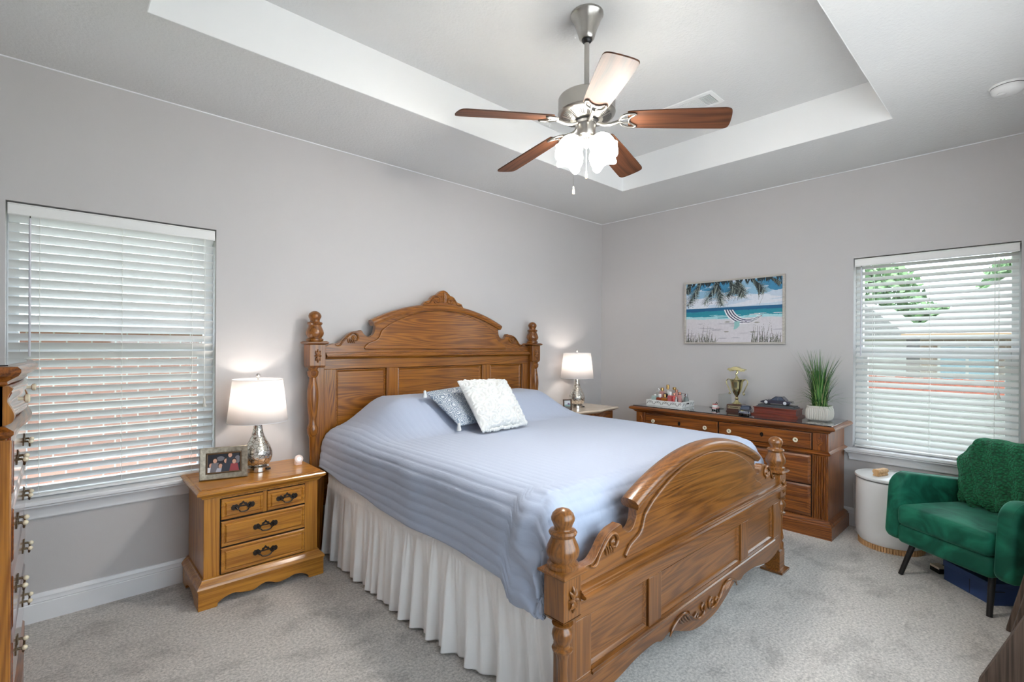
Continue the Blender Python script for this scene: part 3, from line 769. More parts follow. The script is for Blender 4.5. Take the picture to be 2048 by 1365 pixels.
# white rosette cushion
def ros(u, v):
    best = 9
    p = Vector((u * 4.6, v * 4.6, 0)); d, pts = noise.voronoi(p)
    r = d[0]
    return .017 * abs(sin(r * 11 + math.atan2(p.y - pts[0].y, p.x - pts[0].x))) + .004 * noise.noise(Vector((u * 30, v * 30, 0)))
root, m, nr, base = cushion('throw_cushion', ((-2.545, -.70, 1.130), (-2.105, -.69, 1.118), (-2.150, -.965, .838), (-2.565, -.985, .835)), .055, ros, None,
                            'white ruffled rosette throw cushion leaning at the middle of the pillows')
WR = plain('white_ruffle_fabric', (214, 215, 214), .9, sheen=.3, bump=.4, bscale=120, bdist=.003)
m.build('cover', WR, root, smooth=80)
m = MB(); rd = random.Random(4)
TLc, TRc, BRc, BLc = [Vector(c) - base for c in ((-2.545, -.70, 1.130), (-2.105, -.69, 1.118), (-2.150, -.965, .838), (-2.565, -.985, .835))]
for A, B, a0 in ((TLc, TRc, 26), (TRc, BRc, 24), (BLc, BRc, 22)):
    for k in range(a0):
        p = A.lerp(B, (k + .5) / a0) * .985 + Vector((rd.uniform(-.003, .003),) * 3)
        m.sphere(p + Vector((0, -.004, 0)), rd.uniform(.010, .015), 7, 5, (1.2, .6, 1))
m.build('ruffle_edge', WR, root, smooth=80)
# blue floral cushion behind it
def floral_mat():
    m, nt, b = _mat('blue_floral_fabric'); N = nt.nodes.new; lk = nt.links.new
    tc = N('ShaderNodeTexCoord'); v = N('ShaderNodeTexVoronoi'); v.inputs['Scale'].default_value = 24; lk(tc.outputs['Object'], v.inputs['Vector'])
    mu = N('ShaderNodeMath'); mu.operation = 'MULTIPLY'; mu.inputs[1].default_value = 30; lk(v.outputs['Distance'], mu.inputs[0])
    n = N('ShaderNodeTexNoise'); n.inputs['Scale'].default_value = 40; lk(tc.outputs['Object'], n.inputs['Vector'])
    ad = N('ShaderNodeMath'); ad.operation = 'MULTIPLY_ADD'; ad.inputs[1].default_value = 8; lk(n.outputs['Fac'], ad.inputs[0]); lk(mu.outputs[0], ad.inputs[2])
    si = N('ShaderNodeMath'); si.operation = 'SINE'; lk(ad.outputs[0], si.inputs[0])
    cr = N('ShaderNodeValToRGB'); e = cr.color_ramp.elements; e[0].position = .42; e[0].color = (*lin((122, 136, 154)), 1); e[1].position = .58; e[1].color = (*lin((206, 212, 216)), 1)
    lk(si.outputs[0], cr.inputs[0]); lk(cr.outputs[0], b.inputs['Base Color']); b.inputs['Roughness'].default_value = .9
    return m
root, m, nr, base = cushion('throw_cushion', ((-2.69, -.54, 1.054), (-2.29, -.50, 1.078), (-2.25, -.81, .858), (-2.63, -.84, .856)), .045, lambda u, v: 0, None,
                            'blue and white floral cushion with white corner tassels, behind the white one')
m.build('cover', floral_mat(), root, smooth=80)
for c in ((-2.69, -.54, 1.054), (-2.63, -.84, .856)):
    m = MB(); p = Vector(c) - base; m.lathe([(.004, .008), (.010, .002), (.009, -.006), (.016, -.034), (.013, -.040)], tuple(p + Vector((-.012, -.012, .004 if c[2] > .9 else .012))), 10); m.build('tassel', WR, root, smooth=60)
# ================================================================== CASE FURNITURE
def loc_of(o): return o.location.copy()
# ---- bail pull (built in the xz plane, facing -y), shared by chest and nightstand
def bail_pull(m, c, w=.105, knobs=False, kmat=1):
    x, y, z = c
    for s in (-1, 1):
        out = [(0, .016), (.010, .012), (.018, .014), (.026, .004), (.024, -.010), (.014, -.016), (.004, -.012), (-.010, -.014), (-.016, -.004), (-.010, .006)]
        m.prism([(x + s * (w * .36 + a), z + b) for a, b in out], lambda a, b, d: (a, y - .003 * d, b))
        m.tube([(x + s * w * .38, y, z), (x + s * w * .38, y - .014, z)], .0045, 8)
    out = [(-.020, 0), (-.018, .012), (-.008, .016), (0, .026), (.008, .016), (.018, .012), (.020, 0), (.010, .002), (0, .012), (-.010, .002)]
    m.prism([(x + a, z + b + .002) for a, b in out], lambda a, b, d: (a, y - .003 * d, b))
    m.prism([(x - w * .4, z - .003), (x + w * .4, z - .003), (x + w * .4, z + .004), (x - w * .4, z + .004)], lambda a, b, d: (a, y - .002 * d, b))
    m.tube(catm([(x - w * .38, y - .014, z), (x - w * .36, y - .018, z - .008), (x - w * .26, y - .018, z - .014), (x - w * .20, y - .018, z - .022), (x, y - .018, z - .026), (x + w * .20, y - .018, z - .022), (x + w * .26, y - .018, z - .014), (x + w * .36, y - .018, z - .008), (x + w * .38, y - .014, z)], 3), .0034, 6)
def drawer_front(x0, x1, z0, z1, y, th=.018, ogee=.012):
    m = MB()
    m.loft([[(x0 + o, yy, z0 + o), (x1 - o, yy, z0 + o), (x1 - o, yy, z1 - o), (x0 + o, yy, z1 - o)] for o, yy in
            ((0, y), (0, y - th * .55), (.004, y - th * .75), (ogee, y - th * .8), (ogee + .003, y - th * .62), (ogee + .006, y - th * .62), (ogee + .012, y - th))])
    return m

# ---- nightstand beside the left window
ns = thing('nightstand', 'golden oak four-drawer nightstand left of the bed, with a scalloped base', 'nightstand', (-3.652, -.23, 0))
X0, X1, Y0, Y1 = -3.957, -3.367, -.412, -.022
m = MB(); m.box(X0, X1, Y0, Y1, .12, .588); m.build('body', NSZ, ns, world=True, bevel=.002)
m = MB(); m.rectloft(X0, X1, Y0, Y1 + .008, [(.004, .562), (.010, .566), (.012, .572), (.022, .582), (.034, .588), (.037, .594), (.037, .602), (.033, .608), (.026, .612)])
m.rectloft(X0 - .012, X1 + .012, Y0 - .012, Y1 + .01, [(0, .611), (.004, .613), (0, .6165)])
m.build('top', NSX, ns, world=True, smooth=25)
m = MB(); m.rectloft(X0, X1, Y0, Y1, [(0, .150), (.008, .146), (.012, .136), (.022, .128), (.030, .118), (.034, .108), (.030, .100), (.028, .09)])
m.build('base_moulding', NSX, ns, world=True)
def scallop(m, a0, a1, z1, M, foot=.085):
    w = a1 - a0; c = (a0 + a1) / 2
    L = [(a0, 0), (a0 + foot * .95, 0), (a0 + foot * 1.05, .018), (a0 + foot * 1.5, .040), (a0 + foot * 2.0, .046), (a0 + foot * 2.4, .036), (c - foot * .75, .030), (c - foot * .3, .046), (c, .052)]
    if w < .5: L = [(a0, 0), (a0 + foot, 0), (a0 + foot * 1.1, .018), (a0 + foot * 1.6, .038), (c, .046)]
    L = catm(L, 3); L += [(2 * c - a, b) for a, b in reversed(L[:-1])]
    n = len(L); vs = []
    for d in (0, 1): vs += [M(a, z1, d) for a, b in L] + [M(a, max(b, 0), d) for a, b in L]
    fs = []
    for i in range(n - 1):
        fs += [(i, i + 1, n + i + 1, n + i), (2 * n + i + 1, 2 * n + i, 3 * n + i, 3 * n + i + 1), (i + 1, i, 2 * n + i, 2 * n + i + 1), (n + i, n + i + 1, 3 * n + i + 1, 3 * n + i)]
    fs += [(0, n, 3 * n, 2 * n), (n - 1, 3 * n - 1, 4 * n - 1, 2 * n - 1)]
    m.add(vs, fs)
m = MB(); e = .028
scallop(m, X0 - e, X1 + e, .094, lambda a, b, d: (a, Y0 - e + .02 * d, b))
scallop(m, Y0 - e + .021, Y1, .094, lambda a, b, d: (X0 - e + .02 * d, a, b)); scallop(m, Y0 - e + .021, Y1, .094, lambda a, b, d: (X1 + e - .02 * d, a, b))
m.build('scalloped_plinth', NSX, ns, world=True, bevel=.002)
px0, px1 = X0 + .078, X1 - .078
m = MB(); m.box(px0 - .004, px1 + .004, Y0 - .0015, Y0 + .01, .148, .552); m.build('drawer_recess', DARKGAP, ns, world=True, smooth=0)
m = MB(); m.box((px0 + px1) / 2 - .009, (px0 + px1) / 2 + .009, Y0 - .006, Y0, .438, .552); m.build('divider', NSZ, ns, world=True)
mid = (px0 + px1) / 2
for a0, a1, b0, b1 in ((px0, mid - .011, .440, .548), (mid + .011, px1, .440, .548), (px0, px1, .298, .430), (px0, px1, .156, .289)):
    d = drawer_front(a0, a1, b0, b1, Y0).build('drawer', NSX, ns, world=True, smooth=25)
    m = MB(); bail_pull(m, ((a0 + a1) / 2, Y0 - .018, (b0 + b1) / 2 + .004), .105 if a1 - a0 > .3 else .09); m.build('pull_handle', PEWTER, d, world=True, smooth=40)

# ---- nightstand between bed and dresser wall, marble top
MARBLE = plain('cream_marble', (226, 208, 186), .15, noise_amt=.10, nscale=9, coat=.4)
nb = thing('nightstand', 'red-brown oak nightstand with a curved cream marble top, right of the bed', 'nightstand', (-.66, -.24, 0))
def serp(x0, x1, y0, y1, o, amp=.035, n=24):         # front faces -y with a serpentine bow
    F = []
    for i in range(n + 1):
        u = i / n; F.append((x0 - o + (x1 - x0 + 2 * o) * u, y0 - o - amp * (sin(pi * u) ** 2) * (1) + amp * .35 * sin(2 * pi * u) ** 2))
    return F + [(x1 + o, y1), (x0 - o, y1)]
def serploft(m, box, prof, amp): m.loft([[(a, b, z) for a, b in serp(*box, o, amp)] for o, z in prof]); return m
BX = (-.965, -.345, -.400, -.025)
serploft(MB(), BX, [(0, .10), (0, .722)], .035).build('body', DRZ, nb, world=True)
serploft(MB(), BX, [(.008, .716), (.018, .722), (.030, .728), (.040, .734), (.043, .742), (.040, .748), (.034, .752)], .040).build('marble_top', MARBLE, nb, world=True, smooth=25)
serploft(MB(), BX, [(.03, 0), (.03, .085), (.022, .095), (.01, .105), (0, .115)], .035).build('plinth', DRX, nb, world=True, smooth=25)
def serp_pt(box, u, amp=.035): F = serp(*box, 0, amp); i = int(u * 24); return F[i]
for b0, b1 in ((.57, .70), (.34, .55), (.13, .32)):
    F = serp(*BX, .008, .035)[2:23]; m = MB()
    R = [[(a, b, z) for a, b in F] for z in (b0, b1)]
    back = [[(a, b + .02, z) for a, b in F] for z in (b0, b1)]
    rings = [r + bk[::-1] for r, bk in zip(R, back)]
    m.loft(rings); d = m.build('drawer', DRX, nb, world=True, smooth=25, bevel=.003)
    for u in (.25, .75):
        a, b = serp_pt(BX, u); m = MB()
        Mx = Matrix.Rotation(pi / 2, 4, 'X')
        m.lathe([(.006, -.002), (.006, .012), (.015, .018), (.016, .025), (.008, .030)], (a, b - .008, (b0 + b1) / 2), 14, Mx); m.build('knob', IVORY, d, world=True, smooth=50)

# ---- table lamps
MERC_m, nt_, b_ = _mat('mercury_glass')
def _merc():
    N = nt_.nodes.new; lk = nt_.links.new
    tc = N('ShaderNodeTexCoord'); v = N('ShaderNodeTexVoronoi'); v.feature = 'DISTANCE_TO_EDGE'; v.inputs['Scale'].default_value = 42; lk(tc.outputs['Object'], v.inputs['Vector'])
    r = N('ShaderNodeValToRGB'); e = r.color_ramp.elements; e[0].position = .01; e[0].color = (*lin((120, 108, 92)), 1); e[1].position = .07; e[1].color = (*lin((228, 224, 216)), 1)
    lk(v.outputs['Distance'], r.inputs[0]); lk(r.outputs[0], b_.inputs['Base Color']); b_.inputs['Metallic'].default_value = .85; b_.inputs['Roughness'].default_value = .16
    n = N('ShaderNodeTexNoise'); n.inputs['Scale'].default_value = 34; lk(tc.outputs['Object'], n.inputs['Vector'])
    bp = N('ShaderNodeBump'); bp.inputs['Strength'].default_value = .5; bp.inputs['Distance'].default_value = .01; lk(n.outputs['Fac'], bp.inputs['Height']); lk(bp.outputs[0], b_.inputs['Normal'])
_merc()
SHADE = translucent('linen_shade', (250, 247, 246), .5)
def lamp(label, loc, rz=0):
    t = thing('table_lamp', label, 'lamp', loc, rz, 'mercury glass table lamps')
    m = MB(); m.lathe([(.058, 0), (.062, .003), (.062, .026), (.058, .030), (.045, .032)], segs=36); m.build('metal_base', CHROME, t, smooth=40)
    m = MB(); m.box(.030, .050, -.0625, -.056, .009, .020); m.build('usb_port', BLACKM, t, smooth=0)
    m = MB(); m.lathe([(.045, .031), (.060, .040), (.074, .062), (.081, .090), (.078, .118), (.066, .148), (.048, .180), (.034, .212), (.026, .245), (.023, .275), (.026, .296), (.022, .300)], segs=36); m.build('glass_body', MERC_m, t, smooth=60)
    m = MB(); m.lathe([(.014, .298), (.014, .318), (.018, .322), (.016, .372), (.006, .375)], segs=16)
    m.tube([(0, 0, .37), (.045, 0, .41), (.05, 0, .47), (0, 0, .545)], .0018, 6); m.tube([(0, 0, .37), (-.045, 0, .41), (-.05, 0, .47), (0, 0, .545)], .0018, 6)
    m.build('harp', CHROME, t, smooth=50)
    m = MB(); m.sphere((0, 0, .405), .022, 14, 10, (1, 1, 1.3)); m.build('bulb', plain('warm_bulb', (255, 244, 226), .4, emis=(255, 226, 190), es=6), t, smooth=80)
    m = MB(); rb, rt, zb, zt = .164, .136, .296, .545
    n = 48
    rings = [[(r * cos(2 * pi * i / n), r * sin(2 * pi * i / n), z) for i in range(n)] for r, z in ((rb, zb), ((rb + rt) / 2, (zb + zt) / 2), (rt, zt))]
    m.loft(rings, cap=False); m.build('lamp_shade', SHADE, t, smooth=70, solid=.0015, recalc=False)
    m = MB()
    for r, z in ((rb + .0008, zb), (rt + .0008, zt)): m.tube([(r * cos(2 * pi * i / n), r * sin(2 * pi * i / n), z) for i in range(n + 1)], .0016, 5)
    for a in (0, 2.1, 4.2): m.tube([(0, 0, zt - .006), (rt * cos(a), rt * sin(a), zt - .002)], .0012, 5)
    m.build('shade_trim', WHITE_TRIM, t, smooth=60)
    m = MB(); m.sphere((0, 0, .568), .0125, 12, 8); m.tube([(0, 0, .54), (0, 0, .56)], .004, 8); m.build('lamp_finial', CHROME, t, smooth=60)
    l = bpy.data.lights.new('bulb_light', 'POINT'); l.energy = LAMP_BULB; l.color = (1, .91, .82); l.shadow_soft_size = .028
    lo = bpy.data.objects.new('bulb_light', l); COL.objects.link(lo); lo.parent = t; lo.location = (0, 0, .450)
    return t
lamp('mercury glass lamp with a white drum shade on the golden oak nightstand', (-3.636, -.185, .6165), .1)
lamp('mercury glass lamp with a white drum shade on the marble-topped nightstand', (-.690, -.215, .752), -.3)

# ---- picture frame with family photograph
def pic_frame(label, loc, rz, w, h, fw, tilt, fmat, inner, photo_fn, wood_side=.018):
    t = thing('picture_frame', label, 'picture frame', loc, rz)
    Mt = Matrix.Rotation(-tilt, 4, 'X')
    m = MB()
    def q(x, y, z): return tuple(Mt @ Vector((x, y, z)))
    prof = [(0, .012), (0, -.004), (.004, -.008), (fw * .85, -.002), (fw, .004), (fw, .012)]
    rings = []
    for o, y in prof:
        rings.append([q(-w / 2 + o, y, o), q(w / 2 - o, y, o), q(w / 2 - o, y, h - o), q(-w / 2 + o, y, h - o)])
    n = len(rings); vs = [p for r in rings for p in r]; fs = []
    for i in range(n):
        for j in range(4):
            fs.append((i * 4 + j, i * 4 + (j + 1) % 4, ((i + 1) % n) * 4 + (j + 1) % 4, ((i + 1) % n) * 4 + j))
    m.add(vs, fs); m.build('frame_border', fmat, t, smooth=20)
    if inner:
        m = MB(); i0 = fw - .002
        for (a, b) in ((i0, .006),):
            rr = [[q(-w / 2 + a + o, y, a + o), q(w / 2 - a - o, y, a + o), q(w / 2 - a - o, y, h - a - o), q(-w / 2 + a + o, y, h - a - o)] for o, y in ((0, .008), (0, -.003), (.003, -.005), (.007, -.002), (.007, .008))]
            n = len(rr); vs = [p for r in rr for p in r]; fs = [(i * 4 + j, i * 4 + (j + 1) % 4, ((i + 1) % n) * 4 + (j + 1) % 4, ((i + 1) % n) * 4 + j) for i in range(n) for j in range(4)]
            m.add(vs, fs)
        m.build('inner_bead', inner, t, smooth=20)
    m = MB(); m.loft([[q(a, .004, b) for a, b in ((-w / 2 + .004, .004), (w / 2 - .004, .004), (w / 2 - .004, h - .004), (-w / 2 + .004, h - .004))], [q(a, .012, b) for a, b in ((-w / 2 + .004, .004), (w / 2 - .004, .004), (w / 2 - .004, h - .004), (-w / 2 + .004, h - .004))]])
    m.build('backing', BLACKM, t, smooth=0)
    ey = .05 + h * .28
    m = MB(); m.loft([[q(-.02, .012, h * .7), q(.02, .012, h * .7), (.03, ey, -.001), (-.03, ey, -.001)], [q(-.02, .015, h * .7), q(.02, .015, h * .7), (.03, ey + .004, -.001), (-.03, ey + .004, -.001)]]); m.build('easel_leg', BLACKM, t, smooth=0)
    iw, ih = w - 2 * fw, h - 2 * fw
    m, mats = photo_fn(lambda u, v, k: q(-iw / 2 + iw * u, .0035 - k * .0002, fw + ih * v))
    m.build('photograph', mats, t, smooth=0)
    return t
def disc(m, M, cx, cy, rx, ry, k, n=14): m.add([M(min(1, max(0, cx + rx * cos(2 * pi * i / n))), min(1, max(0, cy + ry * sin(2 * pi * i / n))), k) for i in range(n)], [tuple(range(n))])
def family(M):
    cols = [(34, 34, 44), (214, 164, 140), (52, 36, 28), (236, 236, 242), (50, 54, 66), (150, 60, 66), (120, 116, 122), (190, 190, 200)]
    mats = [plain('photo_tone_%s' % n, c, .3) for n, c in zip(('night', 'skin', 'hair', 'white', 'suit', 'red', 'haze', 'shirt'), cols)]
    m = MB(); m.mat(0).add([M(0, 0, 0), M(1, 0, 0), M(1, 1, 0), M(0, 1, 0)], [(0, 1, 2, 3)])
    m.mat(6); disc(m, M, .40, .72, .12, .12, 1); disc(m, M, .9, .62, .09, .2, 1)
    P = [(.13, .40, 3, 2), (.24, .62, 6, 2), (.40, .34, 7, 2), (.56, .58, 4, 2), (.68, .86, 4, 2), (.80, .52, 5, 2)]
    for i, (x, y, body, hair) in enumerate(P):
        k = 2 + i * 4
        m.mat(body); m.add([M(max(0, x - .15), 0, k), M(min(1, x + .15), 0, k), M(min(1, x + .10), y - .10, k), M(max(0, x - .10), y - .10, k)], [(0, 1, 2, 3)])
        m.mat(hair); disc(m, M, x, y + .03, .075, .14, k + 1); m.mat(1); disc(m, M, x, y, .058, .115, k + 2)
    return m, mats
SILVERW = plain('silvered_wood_frame', (156, 146, 130), .35, metal=.55, noise_amt=.3, nscale=60, bump=.3, bscale=120)
SILVERB = plain('bronze_bead', (120, 98, 76), .4, metal=.5)
pic_frame('silver-bronze framed group photograph leaning on the golden oak nightstand', (-3.832, -.262, .6195), radians(-14), .235, .175, .034, radians(13), SILVERW, SILVERB, family)
def beachpic(M):
    mats = [plain('snapshot_' + n, c, .3) for n, c in (('sky', (206, 210, 216)), ('rock', (92, 82, 76)), ('sea', (120, 150, 150)), ('violet', (104, 74, 112)))]
    m = MB(); m.add([M(0, 0, 0), M(1, 0, 0), M(1, 1, 0), M(0, 1, 0)], [(0, 1, 2, 3)])
    m.mat(2).add([M(0, .2, 1), M(1, .2, 1), M(1, .62, 1), M(0, .5, 1)], [(0, 1, 2, 3)]); m.mat(1).add([M(0, 0, 2), M(1, 0, 2), M(1, .3, 2), M(0, .34, 2)], [(0, 1, 2, 3)]); m.mat(3); disc(m, M, .7, .6, .18, .12, 3)
    return m, mats
WALNUT = wood('walnut_small', (60, 38, 24), (104, 72, 48), 'z')
pic_frame('small brown wooden picture frame beside the lamp on the marble-topped nightstand', (-.93, -.30, .7545), radians(-28), .085, .105, .012, radians(6), WALNUT, None, beachpic)
# ---- small round charger
t = thing('watch_charger', 'small pink stand with a white disc, on the golden oak nightstand near the bed', 'charger', (-3.405, -.20, .6165))
m = MB(); m.box(-.019, .019, -.016, .016, 0, .026); m.build('stand', plain('pale_pink', (240, 214, 204), .5), t, bevel=.004)
m = MB(); Mx = Matrix.Rotation(radians(78), 4, 'X'); m.lathe([(.024, -.004), (.026, 0), (.026, .006), (.023, .009)], (0, -.008, .037), 24, Mx); m.build('ring', plain('pale_pink_ring', (244, 226, 218), .4), t, smooth=40)
m = MB(); m.lathe([(.013, .008), (.013, .0105), (.001, .0108)], (0, -.008, .037), 20, Mx); m.build('disc', plain('lit_disc', (250, 252, 255), .3, emis=(235, 244, 255), es=.15), t, smooth=40)

# ---- dresser on the right wall (front faces -x)
dz = .81
dr = thing('dresser', 'long red-brown oak dresser with ivory knobs under the beach painting', 'dresser', (-.27, -1.53, 0))
DY0, DY1, DXF, DXB = -2.318, -.752, -.462, -.045
def rl(m, prof): # rect loft keeping back plane
    return m.loft([[(DXF - o, DY0 - o, z), (DXB + min(o, .02), DY0 - o, z), (DXB + min(o, .02), DY1 + o, z), (DXF - o, DY1 + o, z)] for o, z in prof])
m = MB(); m.box(DXF, DXB, DY0, DY1, .10, .775); m.build('body', DRZ, dr, world=True, bevel=.002)
rl(MB(), [(.004, .752), (.012, .756), (.016, .764), (.030, .772), (.046, .778), (.052, .786), (.050, .796), (.040, .803), (.032, .806)]).build('top', DRY, dr, world=True, smooth=25)
rl(MB(), [(.003, .590), (.010, .594), (.018, .600), (.018, .608), (.008, .614), (.003, .620)]).build('waist_moulding', DRY, dr, world=True, smooth=25)
rl(MB(), [(.030, .0), (.030, .092), (.024, .098), (.022, .108), (.008, .122), (.002, .128)]).build('plinth', DRY, dr, world=True, smooth=25)
def side_boxes(m, y0, y1, z0, z1, th): m.box(DXF - th, DXF + .005, y0, y1, z0, z1)
ymid = (DY0 + DY1) / 2
m = MB(); side_boxes(m, DY0 + .10, DY1 - .10, .135, .585, .0015); side_boxes(m, DY0 + .10, DY1 - .10, .624, .748, .0015); m.build('drawer_recess', DARKGAP, dr, world=True, smooth=0)
def xdrawer(y0, y1, z0, z1, ogee=.02, th=.018):
    mm = MB(); mm.loft([[(xx, y0 + o, z0 + o), (xx, y1 - o, z0 + o), (xx, y1 - o, z1 - o), (xx, y0 + o, z1 - o)] for o, xx in
                        ((0, DXF), (0, DXF - th * .55), (.005, DXF - th * .7), (ogee, DXF - th))]); return mm
Mk = Matrix.Rotation(-pi / 2, 4, 'Y')
for y0, y1 in ((DY0 + .106, ymid - .006), (ymid + .006, DY1 - .106)):
    d = xdrawer(y0, y1, .628, .744, .008).build('drawer', DRY, dr, world=True, smooth=25)
    for u in (.14, .86):
        yk = y0 + (y1 - y0) * u
        m = MB(); m.lathe([(.006, -.002), (.006, .012), (.016, .018), (.018, .026), (.014, .030), (.006, .029), (.004, .026)], (DXF - .018, yk, .686), 18, Mk); kb = m.build('knob', IVORY, d, world=True, smooth=50)
        m = MB(); m.sphere((DXF - .018 - .027, yk, .686), .0045, 8, 6); m.build('knob_screw', PEWTER, kb, world=True)
    yk = (y0 + y1) / 2; m = MB()
    m.prism([(yk + .011 * cos(2 * pi * i / 16) * (1.15 if i % 2 else 1), .690 + .017 * sin(2 * pi * i / 16) * (1.1 if i % 2 else 1)) for i in range(16)], lambda a, b, q: (DXF - .016 - .005 * q, a, b))
    m.tube([(DXF - .022, yk, .694), (DXF - .028, yk, .694)], .004, 8); m.tube([(DXF - .025, yk, .694), (DXF - .026, yk, .680)], .0022, 6)
    m.build('key_escutcheon', PEWTER, d, world=True, smooth=30)
for z0, z1 in ((.372, .582), (.140, .362)):
    for y0, y1 in ((DY0 + .106, ymid - .28), (ymid - .274, ymid + .274), (ymid + .28, DY1 - .106)):
        d = xdrawer(y0, y1, z0, z1, .024, .022).build('drawer', DRY, dr, world=True, smooth=25)
for s, yc in ((-1, DY0 + .052), (1, DY1 - .052)):
    m = MB(); side_boxes(m, yc - .044, yc + .044, .624, .750, .010); ub = m.build('carved_block', DRZ, dr, world=True, bevel=.003)
    m = MB(); m.prism([(yc + .017 * cos(a) * k, .687 + .034 * sin(a) * k) for i in range(16) for a, k in ((2 * pi * i / 16, 1 if i % 4 else 1.15),)], lambda a, b, q: (DXF - .010 - .004 * q, a, b))
    m.build('medallion', DRX, ub, world=True, bevel=.002)
    m = MB(); side_boxes(m, yc - .044, yc - .038, .128, .588, .012); side_boxes(m, yc + .038, yc + .044, .128, .588, .012)
    for k in range(-2, 3): m.tube([(DXF - .004, yc + k * .015, .135), (DXF - .004, yc + k * .015, .582)], .0062, 8)
    m.build('fluted_pilaster', DRZ, dr, world=True, smooth=50)
# glass sheet
BGLASS = plain('black_glass', (16, 18, 24), .04, coat=1, spec=1)
m = MB(); m.box(DXF - .022, DXB, DY0 - .024, DY1 + .024, dz - .0035, dz + .003); tag(m.build('glass_table_top', BGLASS, smooth=0, bevel=.001), 'black glass sheet covering the top of the long dresser', 'glass top')
TZ = dz + .003

# ---- tall chest at the left edge (front faces +x)
CHZ = wood('chest_side_oak', (120, 66, 20), (186, 122, 46), 'z', seed=4)
ch = thing('chest_of_drawers', 'tall red-brown oak chest of drawers at the left edge beside the window', 'chest of drawers', (-4.86, -.74, 0))
CX0, CX1, CY0, CY1 = -5.07, -4.640, -1.190, -.300
def bow(o, amp, n=20):
    F = []
    for i in range(n + 1):
        u = i / n; F.append((CX1 + o + amp * sin(pi * u) ** 2, CY0 - o + (CY1 - CY0 + 2 * o) * u))
    return [(CX0, CY0 - o)] + F + [(CX0, CY1 + o)]
def bl(m, prof, amp): return m.loft([[(a, b, z) for a, b in bow(o, amp if not callable(amp) else amp(z))] for o, z in prof])
bl(MB(), [(0, .12), (0, 1.27)], .0).build('body', CHZ, ch, world=True)
bl(MB(), [(.004, 1.238), (.012, 1.244), (.010, 1.252), (.024, 1.262), (.036, 1.270), (.042, 1.280), (.042, 1.290), (.034, 1.298), (.020, 1.300)], .025).build('top', DRY, ch, world=True, smooth=25)
m = MB(); bl(m, [(.012, 1.2995), (.012, 1.304)], .025); m.build('top_glass', BGLASS, ch, world=True)
bl(MB(), [(.002, 1.075), (.016, 1.080), (.026, 1.090), (.026, 1.100), (.012, 1.110), (.002, 1.114)], .025).build('waist_moulding', DRY, ch, world=True, smooth=25)
bl(MB(), [(.018, .0), (.018, .13), (.012, .140), (.010, .15), (.0, .165)], .012).build('plinth', DRY, ch, world=True, smooth=25)
# serpentine top drawer
m = MB(); prof = [(0, 1.118), (.012, 1.130), (.016, 1.150), (.008, 1.172), (.004, 1.190), (.014, 1.212), (.012, 1.228), (.002, 1.236)]
rings = []
for o, z in prof:
    F = [(CX1 + .004 + o + .022 * sin(pi * i / 16) ** 2, CY0 + .045 + (CY1 - CY0 - .09) * i / 16) for i in range(17)]
    rings.append([(a, b, z) for a, b in F] + [(CX1 - .02, CY1 - .045, z), (CX1 - .02, CY0 + .045, z)])
m.loft(rings); CHG = wood('chest_front', (84, 34, 14), (150, 74, 28), 'y', rough=.12, coat=1, seed=2)
d = m.build('drawer', CHG, ch, world=True, smooth=40)
for yk in (CY0 + .16, CY1 - .16):
    m = MB(); m.lathe([(.006, -.002), (.006, .012), (.014, .016), (.015, .024), (.010, .028), (.004, .027)], (CX1 + .028, yk, 1.185), 16, Matrix.Rotation(pi / 2, 4, 'Y')); m.build('knob', IVORY, d, world=True, smooth=50)
# side profile of the swelling drawer section (solid cheek boards)
for yy in (CY0, CY1 - .04):
    L = catm([(0, 1.115), (.020, 1.125), (.026, 1.145), (.018, 1.170), (.010, 1.190), (.014, 1.212), (.022, 1.228), (.012, 1.238)], 4)
    m = MB(); m.prism([(CX1 - .05, 1.114)] + [(CX1 + a, b) for a, b in L] + [(CX1 - .05, 1.239)], lambda a, b, q: (a, yy + .04 * q, b)); m.build('cheek', CHZ, ch, world=True, smooth=30)
for i, zc in enumerate((.975, .758, .543, .330)):
    m = MB(); z0, z1 = zc - .102, zc + .104
    y0, y1 = CY0 + .05, CY1 - .05
    m.loft([[(xx, y0 + o, z0 + o), (xx, y1 - o, z0 + o), (xx, y1 - o, z1 - o), (xx, y0 + o, z1 - o)] for o, xx in ((0, CX1 - .005), (0, CX1 + .012), (.004, CX1 + .016), (.016, CX1 + .018), (.024, CX1 + .022))])
    d = m.build('drawer', CHG, ch, world=True, smooth=25)
    for yk in (y0 + .19, y1 - .19):
        m = MB(); bail_pull(m, (0, 0, 0), .10)
        m.xf(Matrix.Translation((CX1 + .022, yk, zc)) @ Matrix.Rotation(pi / 2, 4, 'Z'))
        m.build('pull_handle', BRASS, d, world=True, smooth=40)
        for s in (-1, 1):
            m = MB(); m.sphere((CX1 + .022 + .022, yk + s * .036, zc - .002), .0085, 10, 8); m.build('pull_knob', IVORY, d, world=True, smooth=60)
    m = MB(); m.box(CX1, CX1 + .003, CY0 + .045, CY1 - .045, z0 - .006, z1 + .006); m.build('drawer_gap', DARKGAP, d, world=True, smooth=0)
for yc in (CY0 + .022, CY1 - .022):
    m = MB(); m.box(CX1 - .002, CX1 + .008, yc - .020, yc + .020, .166, 1.074); m.build('pilaster', CHZ, ch, world=True, bevel=.003)
for k in range(4):
    m = MB(); xx = CX0 + .05 + k * .105; m.box(xx, xx + .085, CY0 - .006, CY0, .17, 1.072); m.build('side_stile', CHZ, ch, world=True, bevel=.003)
# ================================================================== SMALL THINGS ON THE DRESSER
def px_y(u, x):                                      # y on the dresser for a photo column at depth x
    c, s = cos(YAW), sin(YAW); k = (u - PCX) / FPX
    dx, dy = s + c * k, c - s * k
    return -3.3232 + (x + 4.5124) / dx * dy
